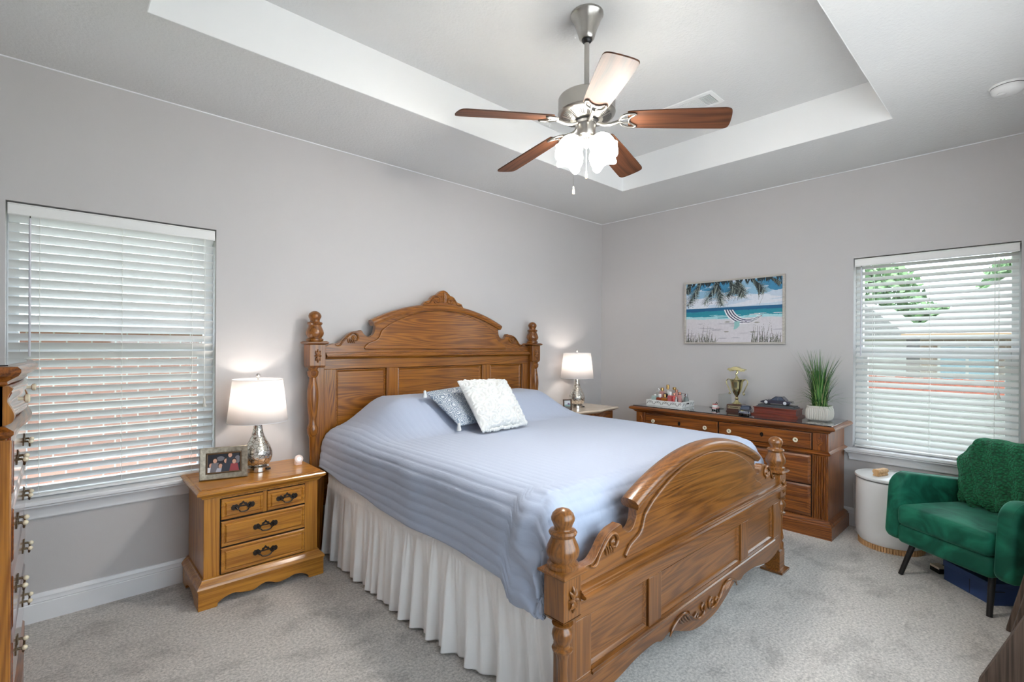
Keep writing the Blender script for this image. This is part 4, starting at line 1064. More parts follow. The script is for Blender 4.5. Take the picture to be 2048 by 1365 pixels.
# ---- carved white tray
WCARVE = plain('carved_white_paint', (238, 238, 236), .5)
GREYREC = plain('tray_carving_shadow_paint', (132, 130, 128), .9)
tr_ = thing('carved_tray', 'white carved wooden tray full of perfume bottles on the dresser', 'tray', (-.262, -.985, TZ))
tw, td, thh = .36, .235, .052                         # along y, along x
m = MB()
m.box(-td / 2, td / 2, -tw / 2, tw / 2, 0, .008)
for x in (-td / 2, td / 2 - .009): m.box(x, x + .009, -tw / 2, tw / 2, .008, thh)
for y in (-tw / 2, tw / 2 - .009): m.box(-td / 2 + .009, td / 2 - .009, y, y + .009, .008, thh)
m.build('tray_box', WCARVE, tr_, bevel=.002)
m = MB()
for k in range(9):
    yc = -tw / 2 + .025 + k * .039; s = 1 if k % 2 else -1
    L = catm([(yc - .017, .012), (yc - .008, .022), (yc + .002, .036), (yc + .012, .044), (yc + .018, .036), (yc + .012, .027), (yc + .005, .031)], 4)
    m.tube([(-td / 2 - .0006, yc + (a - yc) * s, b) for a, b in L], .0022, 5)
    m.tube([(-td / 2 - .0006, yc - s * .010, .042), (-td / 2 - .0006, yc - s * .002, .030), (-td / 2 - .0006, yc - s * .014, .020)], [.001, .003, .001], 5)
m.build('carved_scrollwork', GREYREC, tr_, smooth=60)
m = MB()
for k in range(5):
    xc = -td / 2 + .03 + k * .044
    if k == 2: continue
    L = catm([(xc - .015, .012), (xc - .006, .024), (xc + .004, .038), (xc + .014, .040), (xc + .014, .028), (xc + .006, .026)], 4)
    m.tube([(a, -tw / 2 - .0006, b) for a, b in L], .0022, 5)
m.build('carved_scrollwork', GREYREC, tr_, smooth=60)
m = MB(); m.box(-.020, .020, -tw / 2 - .001, -tw / 2 + .002, .028, .040); m.build('hand_hole', BLACKM, tr_, bevel=.004)
# ---- perfume bottles
def pglass(n, c, rough=.08): return plain('perfume_' + n, c, rough, trans=.35, coat=.6)
PG = {'clear': pglass('clear', (226, 222, 220)), 'amber': pglass('amber', (190, 110, 30)), 'rust': pglass('rust', (170, 70, 40)), 'red': pglass('red', (214, 60, 60)),
      'pink': pglass('pink', (238, 176, 172)), 'rose': pglass('rose', (226, 120, 120)), 'aqua': pglass('aqua', (206, 228, 222)), 'grey': pglass('grey', (150, 160, 160)), 'dark': pglass('dark', (50, 44, 46))}
GOLD = plain('gold_cap', (206, 170, 110), .2, metal=1); ROSEG = plain('rose_gold_cap', (222, 160, 136), .25, metal=1); SILV = plain('silver_cap', (200, 200, 202), .2, metal=1)
WCAP = plain('white_cap', (238, 236, 234), .3); BCAP = plain('black_cap', (20, 18, 22), .4)
def bottle(label, lx, ly, kind, gl, cap, w, d, h, caph, capr, rz=0):
    t = thing('perfume_bottle', label, 'perfume bottle', (tr_.location.x + lx, tr_.location.y + ly, TZ + .0085), rz, 'perfume bottles on the carved tray')
    w, d, h, caph, capr = w * 1.08, d * 1.05, h * 1.22, caph * 1.15, capr * 1.1
    m = MB()
    if kind == 'box': m.rectloft(-w / 2, w / 2, -d / 2, d / 2, [(-.004, 0), (0, .003), (0, h - .006), (-.006, h)])
    elif kind == 'round': m.lathe([(w * .35, 0), (w * .5, h * .12), (w * .52, h * .5), (w * .42, h * .82), (w * .18, h)], segs=20)
    elif kind == 'ball': m.lathe([(w * .2, 0), (w * .44, h * .18), (w * .52, h * .48), (w * .40, h * .8), (w * .14, h)], segs=20)
    elif kind == 'cone': m.lathe([(w * .5, 0), (w * .5, h * .08), (w * .22, h * .8), (w * .14, h)], segs=20)
    m.build('flask', gl, t, smooth=40)
    m = MB(); m.lathe([(capr * .6, h - .001), (capr * .6, h + .006), (capr, h + .007), (capr, h + caph - .003), (capr * .8, h + caph)], segs=16); m.build('cap', cap, t, smooth=40)
    return t
bottle('low white square perfume flask with a grey stopper at the front left of the tray', -.070, .115, 'box', PG['aqua'], WCAP, .045, .042, .066, .010, .011)
bottle('squat rust-orange perfume flask in the front row of the tray', -.075, .060, 'box', PG['rust'], WCAP, .035, .050, .056, .026, .013)
bottle('squat amber perfume flask with a gold cap, right of the rust one', -.078, .008, 'box', PG['amber'], GOLD, .035, .050, .055, .030, .010)
bottle('rectangular pink perfume flask left of the red one', -.070, -.042, 'box', PG['rose'], WCAP, .030, .036, .078, .030, .011)
bottle('bright red perfume flask in the middle of the tray', -.066, -.078, 'round', PG['red'], ROSEG, .046, .046, .076, .022, .010)
bottle('clear cone-shaped perfume flask at the front, right of the red one', -.085, -.108, 'cone', PG['clear'], SILV, .040, .040, .060, .014, .007)
bottle('slim rose-gold perfume flask near the right front corner of the tray', -.075, -.140, 'box', PG['pink'], ROSEG, .022, .022, .088, .020, .009)
bottle('dark round perfume flask with a black cap at the right', -.035, -.118, 'ball', PG['dark'], BCAP, .044, .044, .072, .028, .012)
bottle('tall beige perfume flask with a looped silver top at the back left', .020, .125, 'box', PG['clear'], SILV, .030, .045, .095, .026, .010)
bottle('blush perfume flask with a gold crown cap behind the white flask', .010, .085, 'box', PG['pink'], GOLD, .030, .036, .098, .030, .014)
bottle('tallest perfume flask with a ribbed gold cap at the back', .060, .055, 'round', PG['clear'], GOLD, .044, .044, .110, .040, .013)
bottle('pink perfume flask with a rose-gold cap behind the red one', .040, -.045, 'box', PG['pink'], ROSEG, .032, .040, .092, .026, .012)
bottle('pale perfume flask with a bronze cap in the back row', .075, -.005, 'box', PG['clear'], GOLD, .034, .042, .108, .024, .015)
bottle('grey-green round jar at the right back of the tray', .020, -.150, 'round', PG['grey'], SILV, .042, .042, .070, .014, .015)
bottle('grey-green round jar in the middle of the right end of the tray', .066, -.128, 'ball', PG['grey'], SILV, .044, .044, .074, .016, .014)
# atomiser with black puff
t = thing('perfume_atomizer', 'perfume atomizer with a fluffy black puff in the middle of the tray', 'perfume bottle', (tr_.location.x - .020, tr_.location.y + .030, TZ + .0085), 0, 'perfume bottles on the carved tray')
m = MB(); m.lathe([(.020, 0), (.024, .02), (.018, .06), (.008, .085)], segs=18); m.build('flask', PG['clear'], t, smooth=50)
m = MB(); rd = random.Random(3)
for k in range(130):
    a, u = rd.uniform(0, 2 * pi), rd.uniform(-1, 1); q = Vector((math.sqrt(1 - u * u) * cos(a), math.sqrt(1 - u * u) * sin(a), u)); e = q.orthogonal().normalized() * .003
    c = Vector((-.012, -.004, .086)); m.add([c + q * .004 + e, c + q * .004 - e, c + q * (.030 + rd.uniform(-.004, .004))], [(0, 1, 2)])
m.sphere((-.012, -.004, .086), .020, 10, 8); m.build('puff', plain('black_feather', (16, 16, 20), .9), t, smooth=0, recalc=False)
# silver brush lying across the back of the tray
t = thing('makeup_brush', 'long silver-handled brush lying across the flasks at the back of the tray', 'brush', (tr_.location.x + .08, tr_.location.y - .05, TZ + .105))
m = MB(); m.tube([(.0, .055, .018), (0, 0, .016), (0, -.075, .004)], [.003, .004, .0025], 8); m.build('handle', SILV, t, smooth=60)
m = MB(); m.tube([(0, .054, .018), (0, .075, .019), (0, .090, .019)], [.004, .008, .005], 8); m.build('bristles', plain('taupe_bristle', (176, 150, 134), .9), t, smooth=60)

# ---- trophy
GOLDT = plain('trophy_gold', (224, 214, 164), .12, metal=1)
ty = px_y(1474, -.20)
t = thing('trophy', 'gold cup trophy with a car figure on top and a dark wooden base', 'trophy', (-.20, ty, TZ))
m = MB(); m.rectloft(-.055, .055, -.062, .062, [(.004, 0), (.004, .006), (0, .008), (0, .058), (-.004, .062)]); m.build('base_block', wood('trophy_wood', (44, 24, 18), (92, 52, 40), 'y'), t)
m = MB(); m.box(-.0575, -.0545, -.054, .054, .026, .052); pl_ = m.build('plaque', plain('brass_plaque', (198, 184, 150), .3, metal=.7), t, bevel=.001)
m = MB()
for s in (-1, 1): m.tube([(-.058, s * .046, .039), (-.0595, s * .046, .039)], .004, 8)
m.box(-.0582, -.0572, -.034, .034, .036, .042); m.build('engraving', plain('plaque_engraving', (96, 84, 62), .6), pl_, smooth=0)
m = MB(); m.lathe([(.036, .062), (.038, .066), (.030, .074), (.018, .084), (.012, .100), (.016, .112), (.010, .122), (.012, .132), (.024, .150), (.036, .176), (.044, .210), (.050, .250), (.056, .272), (.058, .276), (.052, .276), (.030, .268)], segs=32)
m.lathe([(.030, .266), (.024, .280), (.012, .292), (.008, .305)], segs=24)
m.build('cup', GOLDT, t, smooth=35)
for s in (-1, 1):
    m = MB(); m.tube([(0, s * a, b) for a, b in catm([(.052, .262), (.070, .276), (.088, .262), (.086, .236), (.072, .205), (.060, .175), (.050, .158), (.058, .146), (.066, .152), (.060, .160)], 5)], .0045, 8); m.build('cup_handle', GOLDT, t, smooth=60)
m = MB(); m.tube(catm([(0, 0, .300), (-.004, .004, .320), (.004, -.004, .335), (.0, .0, .350)], 4), [.006] * 4 + [.008] * 9, 8); m.build('figure_stem', GOLDT, t, smooth=60)
m = MB(); L = [(-.072, .356), (-.070, .364), (-.052, .370), (-.028, .374), (-.012, .386), (.020, .386), (.040, .374), (.066, .370), (.072, .362), (.070, .355), (.055, .352), (-.055, .352)]
m.prism(L, lambda a, b, q: (-.026 + .052 * q, a, b)); cf = m.build('car_figure', GOLDT, t, smooth=30, bevel=.002)
for y in (-.045, .045):
    for x in (-.028, .022):
        m = MB(); m.lathe([(.011, 0), (.011, .006)], (x, y, .354), 14, Matrix.Rotation(pi / 2, 4, 'Y')); m.build('figure_wheel', GOLDT, cf, smooth=30)

# ---- model cars
CHR = plain('model_chrome', (216, 216, 220), .15, metal=1); TYRE = plain('model_tyre', (22, 22, 24), .7); HUB = plain('model_hub', (226, 226, 230), .35, metal=.3)
WIN = plain('model_window', (60, 70, 90), .08, coat=1)
def model_car(label, loc, rz, body, L=.20, W=.075, hb=.03, hc=.052, r=.018, group=None):
    t = thing('model_car', label, 'model car', loc, rz, group)           # car points along +x
    m = MB(); x = L / 2
    low = [(-x, r * .9), (-x + .004, hb * .92), (-x * .55, hb * 1.04), (-x * .1, hb), (x * .35, hb), (x * .8, hb * .86), (x - .002, hb * .66), (x, r * .8), (x * .8, r * .6), (-x * .8, r * .6)]
    rings = [[(a * (1 if 0 < k < 4 else .985), W / 2 * s, b if 0 < k < 4 else b * .97) for a, b in low] for k, s in enumerate((-1, -.92, 0, .92, 1))]
    m.loft(rings); m.build('body', body, t, smooth=40)
    m = MB(); cab = [(-x * .62, hb), (-x * .38, hc), (x * .02, hc), (x * .34, hb)]
    m.loft([[(a, s * W * (.44 if b == hb else .36), b) for a, b in cab] for s in (-1, 1)]); m.build('cabin_glass', WIN, t, smooth=20)
    m = MB(); m.loft([[(a, s * W * .365, b) for a, b in ((-x * .40, hc - .001), (-x * .38, hc + .003), (x * .0, hc + .003), (x * .04, hc - .001))] for s in (-1, 1)])
    for s in (-1, 1):
        for a0, a1 in ((-x * .62, -x * .38), (x * .34, x * .02), (-x * .15, -x * .15)): m.tube([(a0, s * W * .44, hb), (a1, s * W * .365, hc)], .0022, 5)
    m.build('roof', body, t, smooth=30)
    m = MB(); m.box(x - .001, x + .003, -W * .46, W * .46, r * .8, r * 1.2); m.box(-x - .003, -x + .001, -W * .46, W * .46, r * .8, r * 1.2); m.box(x - .006, x + .001, -W * .40, W * .40, hb * .55, hb * .72); m.build('bumper', CHR, t, bevel=.001)
    for a in (-x * .62, x * .62):
        for s in (-1, 1):
            m = MB(); Mw = Matrix.Rotation(pi / 2 * -s, 4, 'X'); m.lathe([(r, -.010), (r, 0), (r * .8, .001)], (a, s * W * .47, r), 18, Mw); w = m.build('wheel', TYRE, t, smooth=30)
            m = MB(); m.lathe([(r * .74, .0012), (r * .66, .003), (r * .2, .004)], (a, s * W * .47, r), 14, Mw); m.build('hubcap', HUB, w, smooth=30)
    return t
NAVY = plain('navy_car_paint', (34, 40, 66), .12, coat=1); BLKP = plain('purple_black_car_paint', (34, 26, 44), .1, coat=1)
by = px_y(1556, -.215)
t = thing('display_box', 'red-brown wooden display box holding the larger model car on the dresser', 'display box', (-.215, by, TZ))
m = MB(); m.rectloft(-.072, .072, -.155, .155, [(.016, 0), (.016, .012), (.004, .018), (0, .020), (0, .056), (.006, .062), (.006, .068)]); m.build('wooden_box', wood('mahogany_box', (84, 30, 20), (132, 56, 38), 'y', coat=.8), t)
m = MB(); m.rectloft(-.060, .060, -.135, .135, [(.006, .068), (.006, .074), (-.004, .080), (-.004, .088)]); m.build('stepped_plinth', plain('grey_plinth', (74, 78, 82), .4), t)
m = MB(); m.lathe([(.004, 0), (.004, .003)], (-.074, .0, .062), 10, Mk); m.build('brass_stud', GOLD, t)
model_car('dark purple-black muscle car model standing on the wooden display box', (-.215, by + .005, TZ + .089), radians(90), BLKP, .225, .084, .038, .066, .019)
cy = px_y(1500, -.30)
model_car('navy model car facing forward between the trophy and the display box', (-.318, cy + .026, TZ + .001), radians(190), NAVY, .15, .082, .040, .066, .015)
# small red and white toy
t = thing('toy_truck', 'tiny red and white toy truck left of the trophy on the dresser', 'toy', (-.27, px_y(1432, -.27), TZ))
m = MB(); m.box(-.03, .03, -.018, .018, .010, .030); m.box(-.03, .0, -.017, .017, .030, .050); m.build('cab', WHITEP, t, bevel=.002)
m = MB(); m.box(-.031, .031, -.019, .019, .018, .024); m.box(-.028, .0, -.0175, .0175, .050, .056); m.build('stripe', plain('toy_red', (190, 60, 50), .4), t, bevel=.001)
m = MB(); m.tube([(-.01, 0, .054), (.018, 0, .070), (.034, 0, .052)], .0025, 6); m.build('boom', PEWTER, t)
for a in (-.02, .02):
    for s in (-1, 1):
        m = MB(); m.lathe([(.010, -.004), (.010, .004)], (a, s * .018, .010), 14, Matrix.Rotation(pi / 2, 4, 'X')); m.build('wheel', TYRE, t)
# clear acrylic award
t_y = px_y(1452, -.12)
m = MB(); m.prism([(-.055, 0), (.055, 0), (.060, .13), (-.045, .145)], lambda a, b, q: (-.006 + .012 * q + b * .06, a, b)); 
ac = m.build('acrylic_award', glassy('clear_acrylic', (.90, .92, .92), .10), smooth=0, bevel=.001); ac.location = (-.125, t_y, TZ + .0005); ac.rotation_euler = (0, 0, .35)
tag(ac, 'clear acrylic plaque standing behind the tiny toy truck, beside the trophy', 'award')
# cable
m = MB(); m.tube(catm([(-.10, px_y(1420, -.10), TZ + .003), (-.16, px_y(1435, -.16), TZ + .003), (-.12, px_y(1448, -.12), TZ + .003)], 5), .0022, 6); tag(m.build('charging_cable', BLACKM, smooth=60), 'thin black cable lying on the black glass left of the trophy', 'cable')

# ---- plant
py_ = px_y(1640, -.235)
t = thing('potted_grass', 'tall artificial green grass in a ribbed white pot at the right end of the dresser', 'plant', (-.235, py_, TZ))
m = MB(); n = 88; rings = []
def sq(a, r, p=5): c, s = cos(a), sin(a); return r / (abs(c) ** p + abs(s) ** p) ** (1 / p)
for k, (r, z, rib) in enumerate([(.060, 0, 0), (.066, .004, 0), (.074, .012, 1), (.080, .030, 1), (.082, .055, 1), (.080, .080, 1), (.077, .094, 1), (.075, .099, 0), (.077, .102, 0), (.077, .114, 0), (.071, .114, 0), (.070, .100, 0)]):
    rings.append([(sq(2 * pi * i / n, r) * cos(2 * pi * i / n) * (1 + .026 * rib * (1 if i % 2 else -1)), sq(2 * pi * i / n, r) * sin(2 * pi * i / n) * (1 + .026 * rib * (1 if i % 2 else -1)), z) for i in range(n)])
m.loft(rings); m.build('pot', plain('ribbed_ceramic', (204, 199, 190), .5), t, smooth=30)
m = MB(); m.lathe([(.001, .100), (.074, .100), (.074, .108), (.001, .110)], segs=24); m.build('soil', plain('moss', (70, 84, 44), 1, noise_amt=.3, nscale=60), t)
GM = []
for nme, c in (('deep', (46, 92, 44)), ('mid', (78, 130, 62)), ('light', (130, 164, 92)), ('tan', (150, 148, 104))): GM.append(plain('grass_' + nme, c, .5))
m = MB(); rd = random.Random(11)
for k in range(430):
    a = rd.uniform(0, 2 * pi); r0 = rd.uniform(0, .05); h = rd.uniform(.22, .46) if k % 4 else rd.uniform(.16, .26); lean = rd.uniform(.01, .10) * (h / .4) + (rd.uniform(.05, .10) if k % 5 == 0 else 0)
    b = Vector((r0 * cos(a), r0 * sin(a), .104)); d = Vector((cos(a + rd.uniform(-.5, .5)), sin(a + rd.uniform(-.5, .5)), 0)); d.x = min(d.x, .40); d.y = max(-1.5, min(1.0, d.y * 1.5)); w = rd.uniform(.0020, .0042); side = Vector((-d.y, d.x, 0))
    if k % 5 == 0: h *= .55
    pts = []
    for i in range(6):
        q = i / 5; droop = (q ** 3) * (.10 if k % 5 == 0 else .015)
        pts.append(b + d * lean * (q ** 1.8) * 1.4 + Vector((0, 0, h * q - droop)))
    m.mat(rd.choice((0, 0, 1, 1, 1, 2, 3) if rd.random() < .6 else (0, 1)))
    vs = []
    for i, p in enumerate(pts):
        ww = w * (1 - (i / 5) ** 2 * .9); vs += [p - side * ww, p + side * ww]
    m.add(vs, [(2 * i, 2 * i + 1, 2 * i + 3, 2 * i + 2) for i in range(5)])
m.build('foliage', GM, t, smooth=0, recalc=False)

# ================================================================== BEACH PAINTING
pt = thing('painting', 'framed beach painting with palm fronds and a striped hammock above the dresser', 'painting', (0, -1.449, 1.395))
pw, ph = .884, .590
PFR = wood('driftwood_frame', (168, 162, 154), (204, 198, 190), 'y', rough=.6, coat=0)
m = MB(); fw = .016
rings = [[(x, -pw / 2 + o, o), (x, pw / 2 - o, o), (x, pw / 2 - o, ph - o), (x, -pw / 2 + o, ph - o)] for o, x in ((0, -.002), (0, -.034), (fw * .5, -.036), (fw, -.034), (fw, -.002))]
n = len(rings); vs = [p for r in rings for p in r]
m.add(vs, [(i * 4 + j, i * 4 + (j + 1) % 4, ((i + 1) % n) * 4 + (j + 1) % 4, ((i + 1) % n) * 4 + j) for i in range(n) for j in range(4)])
m.build('frame', PFR, pt, smooth=20)
iw, ih = pw - 2 * fw, ph - 2 * fw
def A(u, v, k=0): return (-.026 - k * .0003, iw / 2 - iw * u, fw + ih * v)    # u left to right in the room view, v up
PC = [('sky_deep', (60, 136, 178)), ('sky_mid', (146, 188, 214)), ('sky_pale', (198, 212, 228)), ('cloud', (222, 226, 236)), ('sea_deep', (24, 96, 140)), ('sea_teal', (34, 140, 160)), ('surf', (168, 218, 224)),
      ('sand', (214, 210, 216)), ('sand_shade', (184, 180, 190)), ('frond_dark', (34, 44, 46)), ('frond_grey', (96, 108, 104)), ('frond_light', (150, 160, 150)), ('stripe_white', (240, 240, 244)), ('stripe_grey', (64, 68, 96)),
      ('cloth_aqua', (146, 196, 196)), ('grass_ink', (98, 98, 92)), ('grass_pale', (150, 148, 140))]
PM = [plain('paint_' + n, c, .6, noise_amt=.05, nscale=50) for n, c in PC]; PI = {n: i for i, (n, c) in enumerate(PC)}
m = MB(); m.box(-.0255, -.003, -iw / 2, iw / 2, fw, fw + ih)
for j in range(len(m.m)): m.m[j] = PI['cloud']
NU, NV = 300, 200; PX = [[PI['cloud']] * NU for _ in range(NV)]
rd = random.Random(21)
def poly(k, c, pts):                                 # fill a polygon into the painting's colour cells
    ci = PI[c]; vs_ = [v for _, v in pts]; r0, r1 = max(0, int(min(vs_) * NV - .5)), min(NV - 1, int(max(vs_) * NV + .5))
    for r in range(r0, r1 + 1):
        v = (r + .5) / NV; xs = []
        for i in range(len(pts)):
            (ua, va), (ub, vb) = pts[i], pts[(i + 1) % len(pts)]
            if (va <= v) != (vb <= v): xs.append(ua + (v - va) / (vb - va) * (ub - ua))
        xs.sort()
        for i in range(0, len(xs) - 1, 2):
            for q in range(max(0, int(math.ceil(xs[i] * NU - .5))), min(NU - 1, int(math.floor(xs[i + 1] * NU - .5))) + 1): PX[r][q] = ci
def wavy(k, c, v0, v1, amp, f, n=40):
    for i in range(n):
        u0, u1 = i / n, (i + 1) / n
        g = lambda u: amp * sin(u * f + v1 * 20) + amp * .6 * sin(u * f * 2.7 + 1)
        poly(k, c, [(u0, v0), (u1, v0), (u1, v1 + g(u1)), (u0, v1 + g(u0))])
wavy(1, 'sky_pale', .5, 1, .0, 1); 
def blob(k, c, u, v, ru, rv, n=18):
    poly(k, c, [(u + ru * cos(2 * pi * i / n) * rd.uniform(.85, 1.1), v + rv * sin(2 * pi * i / n) * rd.uniform(.85, 1.1)) for i in range(n)])
for i in range(30): blob(2, 'sky_mid', rd.random(), rd.uniform(.76, 1), rd.uniform(.05, .14), rd.uniform(.02, .06))
for i in range(24): blob(3, 'sky_deep', rd.choice((rd.uniform(0, .45), rd.uniform(.8, 1))), rd.uniform(.84, 1), rd.uniform(.05, .12), rd.uniform(.02, .06))
for i in range(14): blob(4, 'cloud', rd.random(), rd.uniform(.55, .76), rd.uniform(.08, .2), rd.uniform(.015, .04))
wavy(5, 'sand', 0, .46, .004, 9)
poly(6, 'sea_deep', [(0, .50), (1, .50), (1, .57), (0, .57)])
wavy(6, 'sea_teal', .40, .515, .003, 12); wavy(7, 'surf', .36, .43, .006, 14); wavy(8, 'sand', 0, .385, .008, 8)
for i in range(22): blob(9, rd.choice(('surf', 'stripe_white', 'sea_teal')), rd.random(), rd.uniform(.40, .455), rd.uniform(.03, .10), .004)
for i in range(26): blob(9, 'sand_shade', rd.random(), rd.uniform(.03, .34), rd.uniform(.02, .09), rd.uniform(.003, .009))
for (u, v) in ((.45, .17), (.72, .16), (.76, .31), (.46, .33)): blob(10, 'grass_pale', u, v, .03, .010)
def frond(u0, v0, u1, v1, sag, k, wd=.105):
    n = 30; P = [(u0 + (u1 - u0) * t + sag * sin(pi * t) * .3, v0 + (v1 - v0) * t + sag * sin(pi * t)) for t in [i / n for i in range(n + 1)]]
    for i in range(n):
        (a, b), (c, d) = P[i], P[i + 1]; t = i / n
        for s in (-1, 1):
            L = wd * (sin(pi * min(1, t * .85 + .12)) + .15) * rd.uniform(.7, 1.15)
            dx, dy = c - a, (d - b) * ih / iw; q = math.hypot(dx, dy) + 1e-6; dx /= q; dy /= q
            ex, ey = (dx * .75 - s * dy * .65), (dy * .75 + s * dx * .65) * iw / ih - .35
            cc = rd.choice(('frond_dark', 'frond_dark', 'frond_dark', 'frond_grey', 'frond_light'))
            poly(k + i % 3, cc, [(a - .003, b), (a + .005, b), (a + ex * L, b + ey * L)])
    for i in range(n): poly(k + 3, 'frond_dark', [(P[i][0] - .002, P[i][1]), (P[i][0] + .002, P[i][1]), (P[i + 1][0] + .002, P[i + 1][1]), (P[i + 1][0] - .002, P[i + 1][1])])
for i in range(70):
    u = rd.random(); poly(11, 'frond_dark', [(u - .012, 1), (u + .012, 1), (u + rd.uniform(-.03, .03), 1 - rd.uniform(.03, .10))])
frond(.16, 1.0, .01, .62, .03, 12); frond(.36, 1.0, .20, .64, .05, 12); frond(.34, 1.0, .40, .60, .02, 15); frond(.58, 1.0, .45, .74, .03, 15); frond(.56, 1.0, .62, .72, .02, 12); frond(.70, 1.0, .83, .78, .03, 12); frond(.88, 1.0, .99, .90, .01, 15, .06); frond(.05, 1.0, .0, .84, .02, 15, .06); frond(.48, 1.0, .56, .80, 0, 12, .07)
# hammock
for (a, b) in (((.44, .70), (.47, .545)), ((.84, .80), (.78, .58))): poly(20, 'grass_ink', [(a[0], a[1]), (a[0] + .002, a[1]), (b[0] + .002, b[1]), (b[0], b[1])])
top = catm([(.52, .525), (.56, .44), (.62, .385), (.68, .372), (.74, .39), (.81, .43)], 5); bot = catm([(.425, .53), (.455, .43), (.53, .33), (.60, .295), (.70, .305), (.81, .405)], 5)
ns_ = 7
for j in range(ns_):
    for i in range(len(top) - 1):
        f0, f1 = j / ns_, (j + 1) / ns_; L = lambda p, q, f: (p[0] + (q[0] - p[0]) * f, p[1] + (q[1] - p[1]) * f)
        poly(21, 'stripe_white' if j % 2 == 0 else 'stripe_grey', [L(bot[i], top[i], f0), L(bot[i + 1], top[i + 1], f0), L(bot[i + 1], top[i + 1], f1), L(bot[i], top[i], f1)])
poly(22, 'cloth_aqua', [(.535, .335), (.59, .335), (.585, .26), (.555, .215), (.525, .205), (.535, .27)])
# dune grass
for (c0, wdt, cnt) in ((.17, .17, 60), (.84, .14, 60)):
    for i in range(cnt):
        u = c0 + rd.uniform(-wdt, wdt); h = rd.uniform(.06, .19) + (.16 if rd.random() < .14 else 0); le = rd.uniform(-.03, .05)
        poly(23 + i % 2, rd.choice(('grass_ink', 'grass_ink', 'grass_pale')), [(u - .004, 0), (u + .004, 0), (u + le, h)])
for r in range(NV):
    q = 0
    while q < NU:
        e = q
        while e + 1 < NU and PX[r][e + 1] == PX[r][q]: e += 1
        m.mat(PX[r][q]).add([A(q / NU, r / NV), A((e + 1) / NU, r / NV), A((e + 1) / NU, (r + 1) / NV), A(q / NU, (r + 1) / NV)], [(0, 1, 2, 3)]); q = e + 1
m.build('canvas', PM, pt, smooth=0, recalc=False)
# ================================================================== ARMCHAIR
def velvet():
    m, nt, b = _mat('green_velvet'); N = nt.nodes.new; lk = nt.links.new
    tc = N('ShaderNodeTexCoord'); n = N('ShaderNodeTexNoise'); n.inputs['Scale'].default_value = 5; n.inputs['Detail'].default_value = 3; n.inputs['Distortion'].default_value = 1.5
    lk(tc.outputs['Object'], n.inputs['Vector']); r = N('ShaderNodeValToRGB'); e = r.color_ramp.elements
    e[0].position = .36; e[0].color = (*lin((14, 76, 60)), 1); e[1].position = .64; e[1].color = (*lin((34, 118, 92)), 1)
    lk(n.outputs['Fac'], r.inputs[0]); lk(r.outputs[0], b.inputs['Base Color'])
    b.inputs['Roughness'].default_value = .65; b.inputs['Sheen Weight'].default_value = .8; b.inputs['Sheen Roughness'].default_value = .28; b.inputs['Sheen Tint'].default_value = (*lin((150, 226, 200)), 1); b.inputs['Specular IOR Level'].default_value = .2
    return m
VEL = velvet()
OX, OY = -.893, -2.955
chair = thing('armchair', 'green velvet armchair on black metal legs in front of the right window', 'armchair', (OX, OY, 0), math.atan2(-.837, -.547))
# local frame: +x = viewer's right across the front, +y = towards the back... (rotation places -y at the front)
def rbox(x0, x1, y0, y1, z0, z1, r=.03, seg=3, name='seat', mats=VEL, parent=None, shape=None):
    bm = bmesh.new(); bmesh.ops.create_cube(bm, size=1)
    for v in bm.verts: v.co = Vector(((x0 + x1) / 2 + v.co.x * (x1 - x0), (y0 + y1) / 2 + v.co.y * (y1 - y0), (z0 + z1) / 2 + v.co.z * (z1 - z0)))
    bmesh.ops.bevel(bm, geom=bm.edges[:], offset=r, segments=seg, affect='EDGES', profile=.5)
    if shape:
        bmesh.ops.subdivide_edges(bm, edges=bm.edges[:], cuts=2, use_grid_fill=True)
        for v in bm.verts: v.co = shape(v.co.copy())
    me = bpy.data.meshes.new(name); bm.to_mesh(me); bm.free(); me.materials.append(mats)
    me.polygons.foreach_set('use_smooth', [True] * len(me.polygons)); me.set_sharp_from_angle(angle=radians(50))
    o = bpy.data.objects.new(name, me); COL.objects.link(o); o.parent = parent; return o
hw = .25
rbox(-hw, hw, .0, .50, .195, .305, .025, 3, 'seat_frame', VEL, chair)
rbox(-hw + .003, hw - .003, -.012, .46, .300, .425, .036, 4, 'seat_cushion', VEL, chair, lambda c: Vector((c.x, c.y, c.z + (.012 * cos(c.x / hw * 1.5) * max(0, cos((c.y - .22) / .24 * 1.5)) if c.z > .38 else 0))))
def arm_outline():
    P = []
    def corner(cx, cy, r, a0, a1, n=8):
        for i in range(n + 1): a = radians(a0 + (a1 - a0) * i / n); P.append((cx + r * cos(a), cy + r * sin(a)))
    corner(.055, .245, .05, 180, 270); corner(.56, .235, .04, 270, 360); corner(.56, .50, .04, 0, 90); corner(.125, .500, .100, 90, 180)
    return P
AO = arm_outline()
for s in (-1, 1):
    x0, x1 = (s * hw, s * (hw + .088))
    m = MB(); xs = [x0 + s * q * .088 for q in (0, .06, .2, .5, .8, .94, 1)]; ins = [.030, .012, .003, 0, .003, .012, .030]
    cx, cy = .30, .39
    rings = [[(x, a + (cx - a) * i_ * 2.2, b + (cy - b) * i_ * 2.6) for a, b in AO] for x, i_ in zip(xs, ins)]
    m.loft(rings); m.build('armrest', VEL, chair, smooth=55)
    m = MB(); m.tube([(x0 + s * .070, a + (cx - a) * .012, b + (cy - b) * .012) for a, b in AO[10:]], .0022, 5); m.build('seam_piping', VEL, chair, smooth=60)
def backshape(c):
    t = (c.z - .30) / .5; return Vector((c.x * (1 + .0 * t), c.y + t * .075 - .03 * (1 - (c.x / .25) ** 2) * 0, c.z))
rbox(-hw, hw, .42, .53, .28, .775, .045, 4, 'backrest', VEL, chair, backshape)
